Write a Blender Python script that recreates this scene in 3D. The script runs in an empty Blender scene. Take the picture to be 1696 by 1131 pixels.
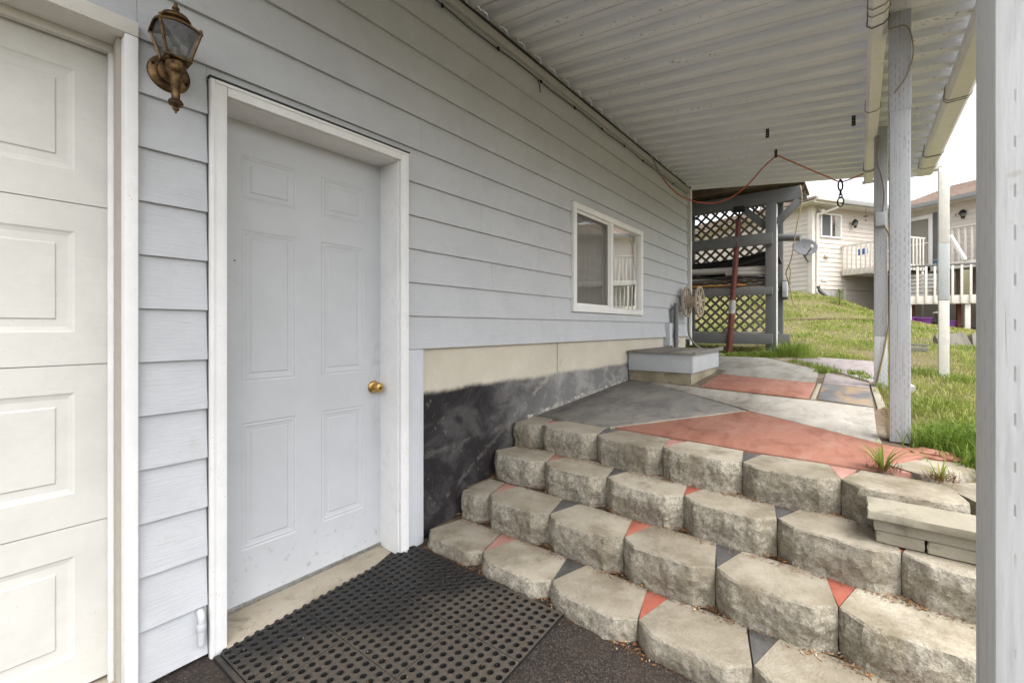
import bpy, bmesh, math, random
import numpy as np
from mathutils import Vector, Matrix, noise as mnoise

scene = bpy.context.scene
col = scene.collection
R = math.radians
random.seed(7)

# ------------------------------------------------------------------ camera
CAM_H = 1.22
HEADING = math.atan2(576, 733)          # view axis turned from the wall towards the open side
cam_d = bpy.data.cameras.new('camera')
cam = bpy.data.objects.new('camera', cam_d)
col.objects.link(cam)
cam.location = (0, 0, CAM_H)
cam.rotation_euler = (R(90), 0, HEADING - R(90))
cam_d.sensor_width = 36
cam_d.lens = 733 / 1696 * 36
cam_d.shift_y = -22.5 / 1696
cam_d.clip_start = .05
cam_d.clip_end = 1500
scene.camera = cam

# ------------------------------------------------------------------ sky and sun (overcast)
SUN_EL, SUN_AZ = R(60), R(252)           # azimuth: direction towards the sun in the XY plane
world = bpy.data.worlds.new('World')
scene.world = world
world.use_nodes = True
wn, wl = world.node_tree.nodes, world.node_tree.links
wn.clear()
sky = wn.new('ShaderNodeTexSky')
sky.sky_type = 'NISHITA'
sky.sun_disc = False
sky.sun_elevation = SUN_EL
sky.sun_rotation = R(90) - SUN_AZ
sky.air_density = 1.0
sky.dust_density = 4.0
sky.ozone_density = 1.0
hs = wn.new('ShaderNodeHueSaturation')
hs.inputs['Saturation'].default_value = .22   # cloud cover: nearly neutral
bg = wn.new('ShaderNodeBackground')
bg.inputs['Strength'].default_value = .15
wo = wn.new('ShaderNodeOutputWorld')
wl.new(sky.outputs[0], hs.inputs['Color'])
wl.new(hs.outputs[0], bg.inputs['Color'])
wl.new(bg.outputs[0], wo.inputs['Surface'])

sd = bpy.data.lights.new('sun', 'SUN')
sd.energy = .8
sd.angle = R(50)
sd.color = (1, .965, .91)
sun = bpy.data.objects.new('sun', sd)
col.objects.link(sun)
dirv = Vector((math.cos(SUN_EL) * math.cos(SUN_AZ), math.cos(SUN_EL) * math.sin(SUN_AZ), math.sin(SUN_EL)))
sun.rotation_euler = dirv.to_track_quat('Z', 'Y').to_euler()
sun.location = dirv * 30

scene.render.engine = 'CYCLES'
scene.view_settings.view_transform = 'Standard'
scene.view_settings.look = 'None'
scene.view_settings.exposure = 1.68
scene.view_settings.gamma = 1
scene.view_settings.use_curve_mapping = False
scene.cycles.max_bounces = 6
scene.cycles.diffuse_bounces = 4
scene.cycles.glossy_bounces = 3
scene.cycles.transmission_bounces = 3
scene.cycles.transparent_max_bounces = 6

# ------------------------------------------------------------------ object helpers (all coordinates in world space)
WLOC = {}

def empty(name, loc, label=None, cat=None, group=None, kind=None, parent=None):
    o = bpy.data.objects.new(name, None)
    o.empty_display_size = .1
    col.objects.link(o)
    place(o, loc, parent)
    tag(o, label, cat, group, kind)
    return o

def place(o, loc, parent):
    loc = Vector(loc)
    WLOC[o] = loc
    if parent is not None:
        o.parent = parent
        o.location = loc - WLOC[parent]
    else:
        o.location = loc

def tag(o, label=None, cat=None, group=None, kind=None):
    if label: o['label'] = label
    if cat: o['category'] = cat
    if group: o['group'] = group
    if kind: o['kind'] = kind
    return o

def mk(name, verts, faces, mat, parent=None, smooth=False, sharp=35, origin=None):
    n = np.array(verts, dtype=float)
    c = (n.min(0) + n.max(0)) / 2 if origin is None else np.array(origin, float)
    me = bpy.data.meshes.new(name)
    me.from_pydata([tuple(v) for v in (n - c)], [], faces)
    if mat is not None:
        me.materials.append(mat)
    if smooth:
        me.polygons.foreach_set('use_smooth', [True] * len(me.polygons))
        me.set_sharp_from_angle(angle=R(sharp))
    me.update()
    o = bpy.data.objects.new(name, me)
    col.objects.link(o)
    place(o, c, parent)
    return o

def again(src, loc, parent=None, name=None):
    """another object on the same mesh data"""
    o = bpy.data.objects.new(name or src.name.split('.')[0], src.data)
    col.objects.link(o)
    place(o, loc, parent)
    return o

def from_bm(name, bm, mat, parent=None, smooth=False, sharp=35):
    bmesh.ops.recalc_face_normals(bm, faces=bm.faces)
    vs = [tuple(v.co) for v in bm.verts]
    bm.verts.index_update()
    fs = [[v.index for v in f.verts] for f in bm.faces]
    bm.free()
    return mk(name, vs, fs, mat, parent, smooth, sharp)

def bm_box(bm, x0, x1, y0, y1, z0, z1, M=None):
    ps = [(x, y, z) for z in (z0, z1) for y in (y0, y1) for x in (x0, x1)]
    vs = [bm.verts.new(M @ Vector(p) if M else p) for p in ps]
    out = []
    for f in ((0, 2, 3, 1), (4, 5, 7, 6), (0, 1, 5, 4), (2, 6, 7, 3), (0, 4, 6, 2), (1, 3, 7, 5)):
        out.append(bm.faces.new([vs[i] for i in f]))
    return vs, out

def box(name, x0, x1, y0, y1, z0, z1, mat, parent=None, bev=.003, M=None):
    bm = bmesh.new()
    bm_box(bm, min(x0, x1), max(x0, x1), min(y0, y1), max(y0, y1), min(z0, z1), max(z0, z1), M)
    if bev:
        bmesh.ops.bevel(bm, geom=list(bm.edges), offset=bev, segments=2, affect='EDGES', profile=.6)
    return from_bm(name, bm, mat, parent, smooth=bool(bev), sharp=50)

def beam(name, p, q, w, h, mat, parent=None, bev=.003, up=(0, 0, 1)):
    """rectangular bar from p to q, w across, h along 'up'"""
    p, q = Vector(p), Vector(q)
    d = (q - p); L = d.length; d.normalize()
    u = Vector(up); s = d.cross(u).normalized(); u = s.cross(d).normalized()
    M = Matrix((( d.x, s.x, u.x, p.x), (d.y, s.y, u.y, p.y), (d.z, s.z, u.z, p.z), (0, 0, 0, 1)))
    return box(name, 0, L, -w/2, w/2, -h/2, h/2, mat, parent, bev, M)

def prism(name, poly, z0, z1, mat, parent=None, bev=0):
    """poly of (x, y); z0/z1 numbers or functions of (x, y)"""
    f0 = z0 if callable(z0) else (lambda x, y: z0)
    f1 = z1 if callable(z1) else (lambda x, y: z1)
    bm = bmesh.new()
    a = [bm.verts.new((x, y, f0(x, y))) for x, y in poly]
    b = [bm.verts.new((x, y, f1(x, y))) for x, y in poly]
    n = len(poly)
    bm.faces.new(a[::-1]); top = bm.faces.new(b)
    for i in range(n):
        bm.faces.new([a[i], a[(i+1) % n], b[(i+1) % n], b[i]])
    if bev:
        bmesh.ops.bevel(bm, geom=list(top.edges), offset=bev, segments=2, affect='EDGES', profile=.5)
    return from_bm(name, bm, mat, parent, smooth=bool(bev), sharp=60)

def sweep_data(pts, rad, seg=10, closed=False, caps=True):
    pts = [Vector(p) for p in pts]
    n = len(pts)
    rs = rad if isinstance(rad, (list, tuple)) else [rad] * n
    vs, fs = [], []
    prev = None
    for i, p in enumerate(pts):
        if closed:
            d = pts[(i+1) % n] - pts[i-1]
        else:
            d = pts[min(i+1, n-1)] - pts[max(i-1, 0)]
        d.normalize()
        if prev is None:
            s = d.orthogonal().normalized()
        else:
            s = (prev - d * prev.dot(d)).normalized()
        prev = s
        t = d.cross(s)
        for k in range(seg):
            a = 2*math.pi*k/seg
            vs.append(p + rs[i]*(s*math.cos(a) + t*math.sin(a)))
    m = n if closed else n-1
    for i in range(m):
        for k in range(seg):
            a, b = i*seg+k, i*seg+(k+1) % seg
            c, d_ = ((i+1) % n)*seg+(k+1) % seg, ((i+1) % n)*seg+k
            fs.append((a, b, c, d_))
    if caps and not closed:
        fs.append(tuple(range(seg))[::-1]); fs.append(tuple((n-1)*seg+k for k in range(seg)))
    return vs, fs

def tube(name, pts, rad, mat, parent=None, seg=10, closed=False):
    vs, fs = sweep_data(pts, rad, seg, closed)
    return mk(name, vs, fs, mat, parent, smooth=True)

def lathe(name, prof, centre, mat, parent=None, axis='z', seg=24, sharp=40):
    """prof: (radius, distance along axis)"""
    ax = {'x': (Vector((1,0,0)), Vector((0,1,0))), 'y': (Vector((0,1,0)), Vector((0,0,1))), 'z': (Vector((0,0,1)), Vector((1,0,0)))}[axis]
    d, s = ax; t = d.cross(s); c = Vector(centre)
    vs, fs = [], []
    for r, h in prof:
        for k in range(seg):
            a = 2*math.pi*k/seg
            vs.append(c + d*h + max(r, 1e-4)*(s*math.cos(a) + t*math.sin(a)))
    for i in range(len(prof)-1):
        for k in range(seg):
            fs.append((i*seg+k, i*seg+(k+1) % seg, (i+1)*seg+(k+1) % seg, (i+1)*seg+k))
    fs.append(tuple(range(seg))[::-1]); fs.append(tuple((len(prof)-1)*seg+k for k in range(seg)))
    return mk(name, vs, fs, mat, parent, smooth=True, sharp=sharp)

def spline(pts, n=8):
    """Catmull-Rom through pts"""
    P = [Vector(p) for p in pts]
    P = [2*P[0]-P[1]] + P + [2*P[-1]-P[-2]]
    out = []
    for i in range(1, len(P)-2):
        for k in range(n):
            t = k/n
            a, b, c, d = P[i-1], P[i], P[i+1], P[i+2]
            out.append(.5*((2*b)+(c-a)*t+(2*a-5*b+4*c-d)*t*t+(3*b-a-3*c+d)*t**3))
    out.append(P[-2])
    return out

# ------------------------------------------------------------------ materials
class Mt:
    def __init__(s, name, color=(.8, .8, .8), rough=.6, metal=0, spec=.5):
        s.m = bpy.data.materials.new(name)
        s.m.use_nodes = True
        s.n, s.l = s.m.node_tree.nodes, s.m.node_tree.links
        s.b = s.n['Principled BSDF']
        s.b.inputs['Base Color'].default_value = (*color, 1)
        s.b.inputs['Roughness'].default_value = rough
        s.b.inputs['Metallic'].default_value = metal
        s.b.inputs['Specular IOR Level'].default_value = spec
        g = s.n.new('ShaderNodeNewGeometry')
        s.pos, s.nor = g.outputs['Position'], g.outputs['Normal']
        s.rnd = s.n.new('ShaderNodeObjectInfo').outputs['Random']
        s._obj = None
    @property
    def obj(s):
        if s._obj is None:
            s._obj = s.n.new('ShaderNodeTexCoord').outputs['Object']
        return s._obj
    def put(s, sock, v):
        if isinstance(v, bpy.types.NodeSocket): s.l.new(v, sock)
        elif isinstance(v, (tuple, list)) and len(v) == 3 and sock.type == 'RGBA': sock.default_value = (*v, 1)
        else: sock.default_value = v
    def math(s, op, a, b=0.0, c=None, clamp=False):
        n = s.n.new('ShaderNodeMath'); n.operation = op; n.use_clamp = clamp
        s.put(n.inputs[0], a); s.put(n.inputs[1], b)
        if c is not None: s.put(n.inputs[2], c)
        return n.outputs[0]
    def xyz(s, v):
        n = s.n.new('ShaderNodeSeparateXYZ'); s.put(n.inputs[0], v)
        return n.outputs
    def scl(s, v, k, off=(0, 0, 0), rot=(0, 0, 0)):
        n = s.n.new('ShaderNodeMapping'); s.put(n.inputs['Vector'], v)
        n.inputs['Scale'].default_value = k; n.inputs['Location'].default_value = off; n.inputs['Rotation'].default_value = rot
        return n.outputs[0]
    def noise(s, scale, detail=4, rough=.55, vec=None, k=None, dist=0, w=None):
        n = s.n.new('ShaderNodeTexNoise')
        v = vec if vec is not None else s.pos
        if k: v = s.scl(v, k)
        s.l.new(v, n.inputs['Vector'])
        n.inputs['Scale'].default_value = scale; n.inputs['Detail'].default_value = detail
        n.inputs['Roughness'].default_value = rough; n.inputs['Distortion'].default_value = dist
        if w is not None:
            n.noise_dimensions = '4D'; s.put(n.inputs['W'], w)
        return n.outputs[0]
    def voro(s, scale, vec=None, k=None, feat='F1', rnd=1):
        n = s.n.new('ShaderNodeTexVoronoi'); n.feature = feat
        v = vec if vec is not None else s.pos
        if k: v = s.scl(v, k)
        s.l.new(v, n.inputs['Vector'])
        n.inputs['Scale'].default_value = scale; n.inputs['Randomness'].default_value = rnd
        return n.outputs
    def step(s, v, a, b, lo=0., hi=1.):
        n = s.n.new('ShaderNodeMapRange'); n.interpolation_type = 'SMOOTHSTEP'
        s.put(n.inputs['Value'], v)
        n.inputs['From Min'].default_value = a; n.inputs['From Max'].default_value = b
        n.inputs['To Min'].default_value = lo; n.inputs['To Max'].default_value = hi
        return n.outputs[0]
    def mix(s, f, a, b, mode='MIX'):
        n = s.n.new('ShaderNodeMix'); n.data_type = 'RGBA'; n.blend_type = mode
        s.put(n.inputs['Factor'], f); s.put(n.inputs[6], a); s.put(n.inputs[7], b)
        return n.outputs[2]
    def ramp(s, f, *stops):
        n = s.n.new('ShaderNodeValToRGB'); e = n.color_ramp.elements
        s.put(n.inputs[0], f)
        while len(e) < len(stops): e.new(.5)
        for i, (p, c) in enumerate(stops):
            e[i].position = p; e[i].color = (*c, 1)
        return n.outputs[0]
    def bump(s, h, strength=.3, dist=.01, prev=None):
        n = s.n.new('ShaderNodeBump'); s.put(n.inputs['Height'], h)
        n.inputs['Strength'].default_value = strength; n.inputs['Distance'].default_value = dist
        if prev is not None: s.l.new(prev, n.inputs['Normal'])
        return n.outputs[0]
    def out(s, color=None, rough=None, normal=None, alpha=None):
        if color is not None: s.put(s.b.inputs['Base Color'], color)
        if rough is not None: s.put(s.b.inputs['Roughness'], rough)
        if normal is not None: s.l.new(normal, s.b.inputs['Normal'])
        if alpha is not None: s.put(s.b.inputs['Alpha'], alpha)
        return s.m

M = {}

def specks(t, scale, lo, hi, mask_scale=2.0, mlo=.45, mhi=.7):
    """small dirt flecks in loose groups"""
    v = t.voro(scale)[0]
    f = t.step(v, hi, lo)
    return t.math('MULTIPLY', f, t.step(t.noise(mask_scale, 3), mlo, mhi))

def painted(name, c, rough=.5, grain_k=None, grain=.0, fleck=.5, dirt=(.30, .25, .18), dirt_amt=.25, wob=.05, gscale=14):
    t = Mt(name, c, rough, spec=.3)
    d0 = t.noise(5, 4, .7)
    cc = t.mix(t.step(d0, .3, .7), tuple(x*(1-wob) for x in c), tuple(min(1, x*(1+wob)) for x in c))
    cc = t.mix(t.math('MULTIPLY', t.rnd, .05), cc, tuple(x*.5 for x in c))
    cc = t.mix(t.math('MULTIPLY', t.step(d0, .56, .78), dirt_amt), cc, dirt)
    if fleck:
        f = t.math('MULTIPLY', t.math('MULTIPLY', t.step(t.voro(70)[0], .20, .02), t.step(d0, .48, .62)), fleck)
        cc = t.mix(f, cc, (.12, .10, .08))
    nb = None
    if grain_k:
        g = t.noise(gscale, 4, .62, k=grain_k, dist=.6)
        nb = t.bump(g, grain, .004)
        cc = t.mix(t.step(g, .56, .72, 0, .20), cc, tuple(x*.72 for x in c))
    return t.out(cc, rough, nb)

M['siding'] = painted('siding_paint', (.515, .53, .553), .5, (1, 1, 11), .5, .3, dirt_amt=.25, gscale=9)
M['trim_grey'] = painted('grey_trim_paint', (.54, .56, .595), .5, (9, 9, 1), .2, .3, dirt_amt=.12)
M['white'] = painted('white_trim_paint', (.80, .80, .795), .45, (10, 10, 1), .18, .55, dirt_amt=.22)
M['white_h'] = painted('white_header_paint', (.70, .68, .63), .5, (1, 10, 10), .2, .8, (.20, .17, .12), .55)
def f_door():
    c = (.52, .532, .552)
    t = Mt('door_paint', c, .42, spec=.3)
    p = t.xyz(t.pos)
    n = t.noise(4, 4, .65); f = t.noise(28, 4, .75)
    cc = t.mix(t.step(n, .3, .7), tuple(x*.96 for x in c), tuple(x*1.03 for x in c))
    scuff = t.math('MULTIPLY', t.step(f, .58, .68), t.step(t.math('ADD', p[2], t.math('MULTIPLY', t.math('SUBTRACT', n, .5), .6)), .42, .10, 0, .55))
    cc = t.mix(scuff, cc, (.24, .235, .225))
    hand = t.math('MULTIPLY', t.step(t.noise(16, 4, .7), .45, .65), t.step(t.math('ABSOLUTE', t.math('SUBTRACT', p[2], .95)), .45, .1))
    cc = t.mix(t.math('MULTIPLY', hand, t.step(p[0], 1.36, 1.44, 0, .4)), cc, (.27, .25, .22))
    cc = t.mix(t.math('MULTIPLY', specks(t, 45, 0, .12, 3, .5, .6), .6), cc, (.15, .14, .13))
    return t.out(cc, .45, t.bump(t.noise(14, 3, .6, k=(14, 14, 1)), .08, .003))
M['door'] = f_door()
M['garage'] = painted('garage_door_paint', (.62, .61, .57), .45, (1, 1, 14), .10, .25, (.40, .33, .22), .25)
M['ledger'] = painted('ledger_paint', (.44, .44, .43), .5, (1, 10, 10), .2, .7, (.15, .13, .1), .35)
M['gutter'] = painted('gutter_enamel', (.83, .825, .80), .35, None, 0, .5, (.42, .38, .30), .25)
M['vinyl'] = painted('vinyl_frame', (.82, .82, .80), .35, None, 0, .2, dirt_amt=.1)
M['cream'] = painted('cream_siding', (.60, .545, .485), .6, (1, 1, 10), .1, .1, dirt_amt=.08)
M['creamtrim'] = painted('cream_trim', (.66, .62, .56), .55, None, 0, .15, dirt_amt=.08)
M['hatch'] = painted('hatch_paint', (.44, .46, .475), .65, (5, 5, 1), 1.0, .5, (.26, .26, .22), .3)
M['rackwood'] = painted('grey_rack_paint', (.135, .138, .138), .6, (1, 1, 1), .2, .4, (.15, .13, .10), .45)

def f_posts(name, c, fx_=58., fz_=22., duty=.27, amt=.6, thin=.8):
    t = Mt(name, c, .55, spec=.35)
    o = t.xyz(t.obj)
    w = t.math('ADD', o[0], o[1])
    colm = t.math('MULTIPLY', w, fx_)
    idx = t.math('FLOOR', colm)
    fx = t.math('FRACT', colm)
    wob = t.noise(30, 2, vec=t.obj)
    zz = t.math('ADD', t.math('MULTIPLY', o[2], fz_), t.math('MULTIPLY', idx, .5))
    fz = t.math('FRACT', t.math('ADD', zz, t.math('MULTIPLY', wob, .5)))
    a = t.step(t.math('ABSOLUTE', t.math('SUBTRACT', fx, .5)), .13*thin, .05*thin)
    b = t.step(t.math('ABSOLUTE', t.math('SUBTRACT', fz, .5)), duty+.06, duty-.03)
    keep = t.step(t.noise(5, 3, vec=t.obj), .40, .60)
    dash = t.math('MULTIPLY', t.math('MULTIPLY', a, b), keep)
    g = t.noise(10, 6, .6, vec=t.obj, k=(12, 12, 1))
    cc = t.mix(t.step(g, .50, .72, 0, .42), c, tuple(x*.6 for x in c))
    cc = t.mix(t.math('MULTIPLY', dash, amt), cc, (.10, .095, .085))
    crack = t.step(t.noise(5, 4, .6, vec=t.obj, k=(34, 34, .7), dist=.4), .64, .68, 0, .55)
    cc = t.mix(crack, cc, (.16, .15, .135))
    f = specks(t, 55, .0, .2, 3, .5, .7)
    cc = t.mix(t.math('MULTIPLY', f, .7), cc, (.08, .07, .05))
    peel = t.math('MULTIPLY', t.step(t.noise(9, 4, .7, vec=t.obj), .70, .76), .5)
    cc = t.mix(peel, cc, (.30, .25, .18))
    nb = t.bump(t.math('MULTIPLY', dash, -1.), .25, .002, t.bump(g, .25, .004))
    return t.out(cc, .55, nb)
M['post'] = f_posts('incised_post_paint', (.42, .435, .455))
M['post_pale'] = f_posts('pale_post_paint', (.53, .54, .55))
M['post_near'] = f_posts('near_post_paint', (.56, .57, .575), 38., 23., .12, .45, .35)

def f_concrete_block():
    t = Mt('split_concrete', (.4, .37, .31), .9, spec=.2)
    n1 = t.noise(4, 4, .6); n2 = t.noise(42, 3, .75); n3 = t.noise(115, 2, .7)
    c = t.ramp(n1, (.28, (.18, .16, .122)), (.52, (.285, .258, .205)), (.75, (.37, .337, .275)))
    c = t.mix(t.step(n2, .40, .66, 0, .62), c, (.47, .44, .37))
    c = t.mix(t.step(n2, .46, .30, 0, .55), c, (.13, .118, .095))
    c = t.mix(t.step(n3, .55, .70, 0, .70), c, (.12, .11, .09))
    c = t.mix(t.step(n3, .44, .32, 0, .50), c, (.56, .53, .46))
    top = t.step(t.xyz(t.nor)[2], .75, .95)
    smooth_top = t.mix(t.step(n3, .5, .72, 0, .45), t.ramp(n1, (.25, (.235, .20, .145)), (.50, (.385, .345, .272)), (.76, (.465, .425, .35))), (.22, .20, .16))
    c = t.mix(top, c, smooth_top)
    st = t.step(t.noise(3.4, 4, .68), .47, .70, 0, .70)
    c = t.mix(st, c, (.155, .128, .085))
    moss = t.math('MULTIPLY', t.step(t.noise(9, 4, .7), .45, .66), t.step(t.xyz(t.pos)[1], 1.0, -.1, 0, .42))
    c = t.mix(moss, c, (.15, .125, .065))
    c = t.mix(t.math('MULTIPLY', t.rnd, .38), c, (.15, .13, .10))
    nb = t.bump(n3, .5, .005, t.bump(n2, .55, .008))
    return t.out(c, .92, nb)
M['block'] = f_concrete_block()

def f_paint_conc(name, c, dark, amt=.5, rough=.75, pale=(.5, .47, .43)):
    t = Mt(name, c, rough, spec=.3)
    n1 = t.noise(2.4, 5, .65, k=(1, 2.2, 1), dist=.5); n2 = t.noise(16, 4, .7); n3 = t.noise(85, 2)
    cc = t.mix(t.step(n1, .42, .72, 0, amt), c, dark)
    cc = t.mix(t.step(t.noise(1.9, 5, .7, k=(1, 1.5, 1), dist=.8), .44, .70, 0, .55), cc, pale)
    cc = t.mix(t.step(n2, .55, .75, 0, .30), cc, pale)
    cc = t.mix(t.step(n3, .55, .75, 0, .30), cc, tuple(x*.5 for x in c))
    cc = t.mix(t.step(t.noise(5.5, 4, .72, dist=.6), .54, .72, 0, .50), cc, tuple(x*.42 for x in dark))
    cc = t.mix(t.math('MULTIPLY', specks(t, 55, 0, .16, 2, .5, .62), .7), cc, (.06, .05, .04))
    nb = t.bump(n3, .25, .002, t.bump(n2, .2, .004))
    return t.out(cc, t.step(n1, .3, .7, rough-.18, rough+.08), nb)
M['red'] = f_paint_conc('red_painted_concrete', (.31, .140, .098), (.215, .083, .057), 1.0, .72, (.36, .225, .175))
M['redwedge'] = f_paint_conc('red_mortar', (.35, .105, .070), (.20, .062, .045), .9, .75, (.40, .20, .15))
M['pinkwedge'] = f_paint_conc('faded_red_mortar', (.40, .205, .165), (.28, .14, .11), .8, .8, (.44, .31, .26))
M['black'] = f_paint_conc('black_stained_concrete', (.165, .158, .148), (.095, .090, .085), .9, .62, (.27, .235, .19))
def f_rusty():
    t = Mt('rust_stained_slab', (.15, .145, .14), .6, spec=.4)
    n1 = t.noise(3.4, 5, .65); n2 = t.noise(16, 4, .7)
    c = t.mix(t.step(n1, .35, .65), (.11, .11, .115), (.20, .195, .19))
    r = t.step(t.noise(2.6, 4, .6, k=(1, 1.6, 1)), .47, .60, 0, .75)
    c = t.mix(r, c, (.34, .225, .11))
    c = t.mix(t.step(n2, .55, .7, 0, .4), c, (.07, .065, .06))
    return t.out(c, .55, t.bump(n2, .2, .004))
M['rusty'] = f_rusty()
M['blackwedge'] = f_paint_conc('black_mortar', (.088, .086, .086), (.05, .048, .046), .8, .6, (.18, .17, .16))
M['slab'] = f_paint_conc('pale_concrete_slab', (.34, .315, .275), (.17, .16, .14), .9, .82, (.5, .47, .42))
M['slabdark'] = f_paint_conc('weathered_concrete_slab', (.26, .245, .215), (.15, .14, .115), .8, .75, (.38, .36, .31))
M['slabpink'] = f_paint_conc('worn_pink_concrete', (.31, .26, .25), (.20, .175, .17), .8, .55, (.38, .36, .37))
M['paver'] = f_paint_conc('concrete_paver', (.30, .272, .21), (.19, .17, .13), .9, .92, (.38, .35, .285))
M['soil'] = f_paint_conc('soil_mortar', (.16, .12, .08), (.07, .05, .035), .7, .95, (.3, .26, .2))
M['shingle'] = f_paint_conc('brown_shingles', (.33, .245, .195), (.22, .165, .13), .8, .9, (.42, .33, .27))
M['weathered'] = f_paint_conc('weathered_lumber', (.24, .22, .19), (.12, .11, .095), .8, .85, (.36, .34, .30))
M['darkwood'] = f_paint_conc('dark_joist_wood', (.12, .085, .055), (.06, .045, .03), .8, .85, (.18, .13, .09))
M['threshold'] = f_paint_conc('threshold_wood', (.36, .315, .245), (.22, .175, .12), .8, .6, (.43, .39, .32))
M['graypave'] = f_paint_conc('grey_concrete', (.33, .32, .30), (.24, .23, .21), .6, .85, (.42, .4, .37))

def f_foundation():
    t = Mt('foundation_concrete', (.5, .46, .38), .85, spec=.25)
    p = t.xyz(t.pos)
    n1 = t.noise(3, 5, .6); n2 = t.noise(22, 6, .7); n3 = t.noise(120, 3)
    c = t.ramp(n1, (.3, (.50, .455, .37)), (.7, (.60, .555, .465)))
    c = t.mix(t.step(n2, .5, .8, 0, .4), c, (.44, .40, .32))
    c = t.mix(t.math('MULTIPLY', specks(t, 60, 0, .2, 3, .45, .6), .8), c, (.12, .1, .08))
    # brushed-on black waterproofing below about 0.85 m, worn thin further along
    edge = t.math('ADD', p[2], t.math('MULTIPLY', t.math('SUBTRACT', t.noise(2.2, 6, .65, k=(1, 1, .4)), .5), .075))
    tar = t.step(t.math('ADD', edge, t.math('MULTIPLY', t.math('SUBTRACT', n2, .5), .035)), .874, .832)
    sw = t.noise(5.5, 5, .62, k=(1, 1, 1.2), dist=.5)
    thin = t.step(t.math('ADD', p[0], t.math('MULTIPLY', t.math('SUBTRACT', n1, .5), .8)), 2.1, 3.0)
    tc = t.mix(t.step(sw, .40, .68), (.020, .0185, .0195), (.068, .063, .064))
    tg = t.mix(t.step(sw, .38, .65), (.17, .165, .16), (.30, .29, .275))
    tc = t.mix(thin, tc, tg)
    bits = t.math('MULTIPLY', t.step(t.noise(30, 6, .75), .60, .66), t.step(t.noise(2.6, 3), .42, .58))
    tc = t.mix(t.math('MULTIPLY', bits, .28), tc, (.36, .33, .28))
    c = t.mix(tar, c, tc)
    # cement smear left along the paving line
    line = t.math('SUBTRACT', p[2], t.math('ADD', .391, t.math('MULTIPLY', p[0], .065)))
    stairl = t.math('SUBTRACT', p[2], t.math('SUBTRACT', t.math('MULTIPLY', p[0], .565), .80))
    line = t.math('MINIMUM', t.math('ABSOLUTE', line), t.math('ABSOLUTE', stairl))
    smear = t.math('MULTIPLY', t.step(t.math('ADD', line, t.math('MULTIPLY', t.math('SUBTRACT', n2, .5), .10)), .028, .004), t.step(t.noise(7, 4, .7), .48, .58))
    c = t.mix(t.math('MULTIPLY', smear, t.step(p[0], 2.3, 2.9, .12, .6)), c, (.42, .39, .33))
    nb = t.bump(n3, .3, .003, t.bump(n2, .3, .006, t.bump(smear, .5, .008)))
    return t.out(c, t.mix(tar, (.9, .9, .9), (.85, .85, .85)), nb)
M['foundation'] = f_foundation()

def f_asphalt():
    t = Mt('asphalt', (.05, .05, .05), .9, spec=.3)
    v = t.voro(190)
    n1 = t.noise(4, 5, .6); n2 = t.noise(240, 3)
    c = t.ramp(t.xyz(v[1])[0], (.2, (.026, .021, .018)), (.7, (.048, .039, .033)), (.97, (.095, .078, .066)))
    c = t.mix(t.step(n1, .4, .75, 0, .5), c, (.072, .050, .036))
    c = t.mix(t.math('MULTIPLY', t.step(t.noise(150, 2), .70, .76), .5), c, (.26, .22, .18))
    nb = t.bump(v[0], .9, .006, t.bump(n2, .4, .003))
    return t.out(c, .85, nb)
M['asphalt'] = f_asphalt()

def f_rubber():
    t = Mt('black_rubber', (.03, .03, .03), .55, spec=.4)
    p = t.xyz(t.pos)
    n = t.noise(3.5, 4, .65)
    d = t.math('ADD', t.math('ADD', t.math('MULTIPLY', p[1], 1.15), t.math('MULTIPLY', p[0], .55)), t.math('MULTIPLY', n, 1.0))
    dust = t.math('MULTIPLY', t.step(d, 3.02, 2.66), t.step(t.xyz(t.nor)[2], .35, .85))
    c = t.mix(dust, (.018, .017, .016), (.070, .058, .045))
    c = t.mix(t.step(t.noise(60, 3, .7), .52, .72, 0, .5), c, t.mix(dust, (.04, .037, .034), (.14, .118, .094)))
    return t.out(c, t.mix(dust, (.5, .5, .5), (.85, .85, .85)), t.bump(t.noise(120, 2), .25, .002))
M['rubber'] = f_rubber()

def f_ceiling():
    t = Mt('painted_sheet_metal', (.7, .69, .66), .45, spec=.4)
    n1 = t.noise(1.6, 5, .6)
    c = t.ramp(n1, (.3, (.72, .75, .80)), (.7, (.81, .835, .88)))
    streak = t.noise(16, 5, .6, k=(1, .05, 1))
    c = t.mix(t.step(streak, .52, .75, 0, .25), c, (.52, .50, .47))
    # paint lost in short flecks along some ribs
    fl = t.step(t.noise(60, 3, .6, k=(1, .55, 1)), .60, .65)
    px = t.math('FRACT', t.math('MULTIPLY', t.math('SUBTRACT', t.xyz(t.pos)[0], .55), 5.))
    band = t.math('MULTIPLY', t.step(px, .30, .26), t.step(t.noise(2.3, 2, .5, k=(1, .3, 1)), .46, .54))
    spot = t.step(t.noise(2.2, 3), .40, .55)
    f = t.math('MULTIPLY', t.math('MULTIPLY', fl, band), spot)
    c = t.mix(t.math('MULTIPLY', f, .85), c, (.10, .095, .085))
    out = t.math('MULTIPLY', t.step(t.noise(30, 6, .75), .60, .70), t.step(t.xyz(t.pos)[1], .05, -.45, 0, .8))
    c = t.mix(out, c, (.16, .16, .12))
    return t.out(c, .33)
M['ceiling'] = f_ceiling()

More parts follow.
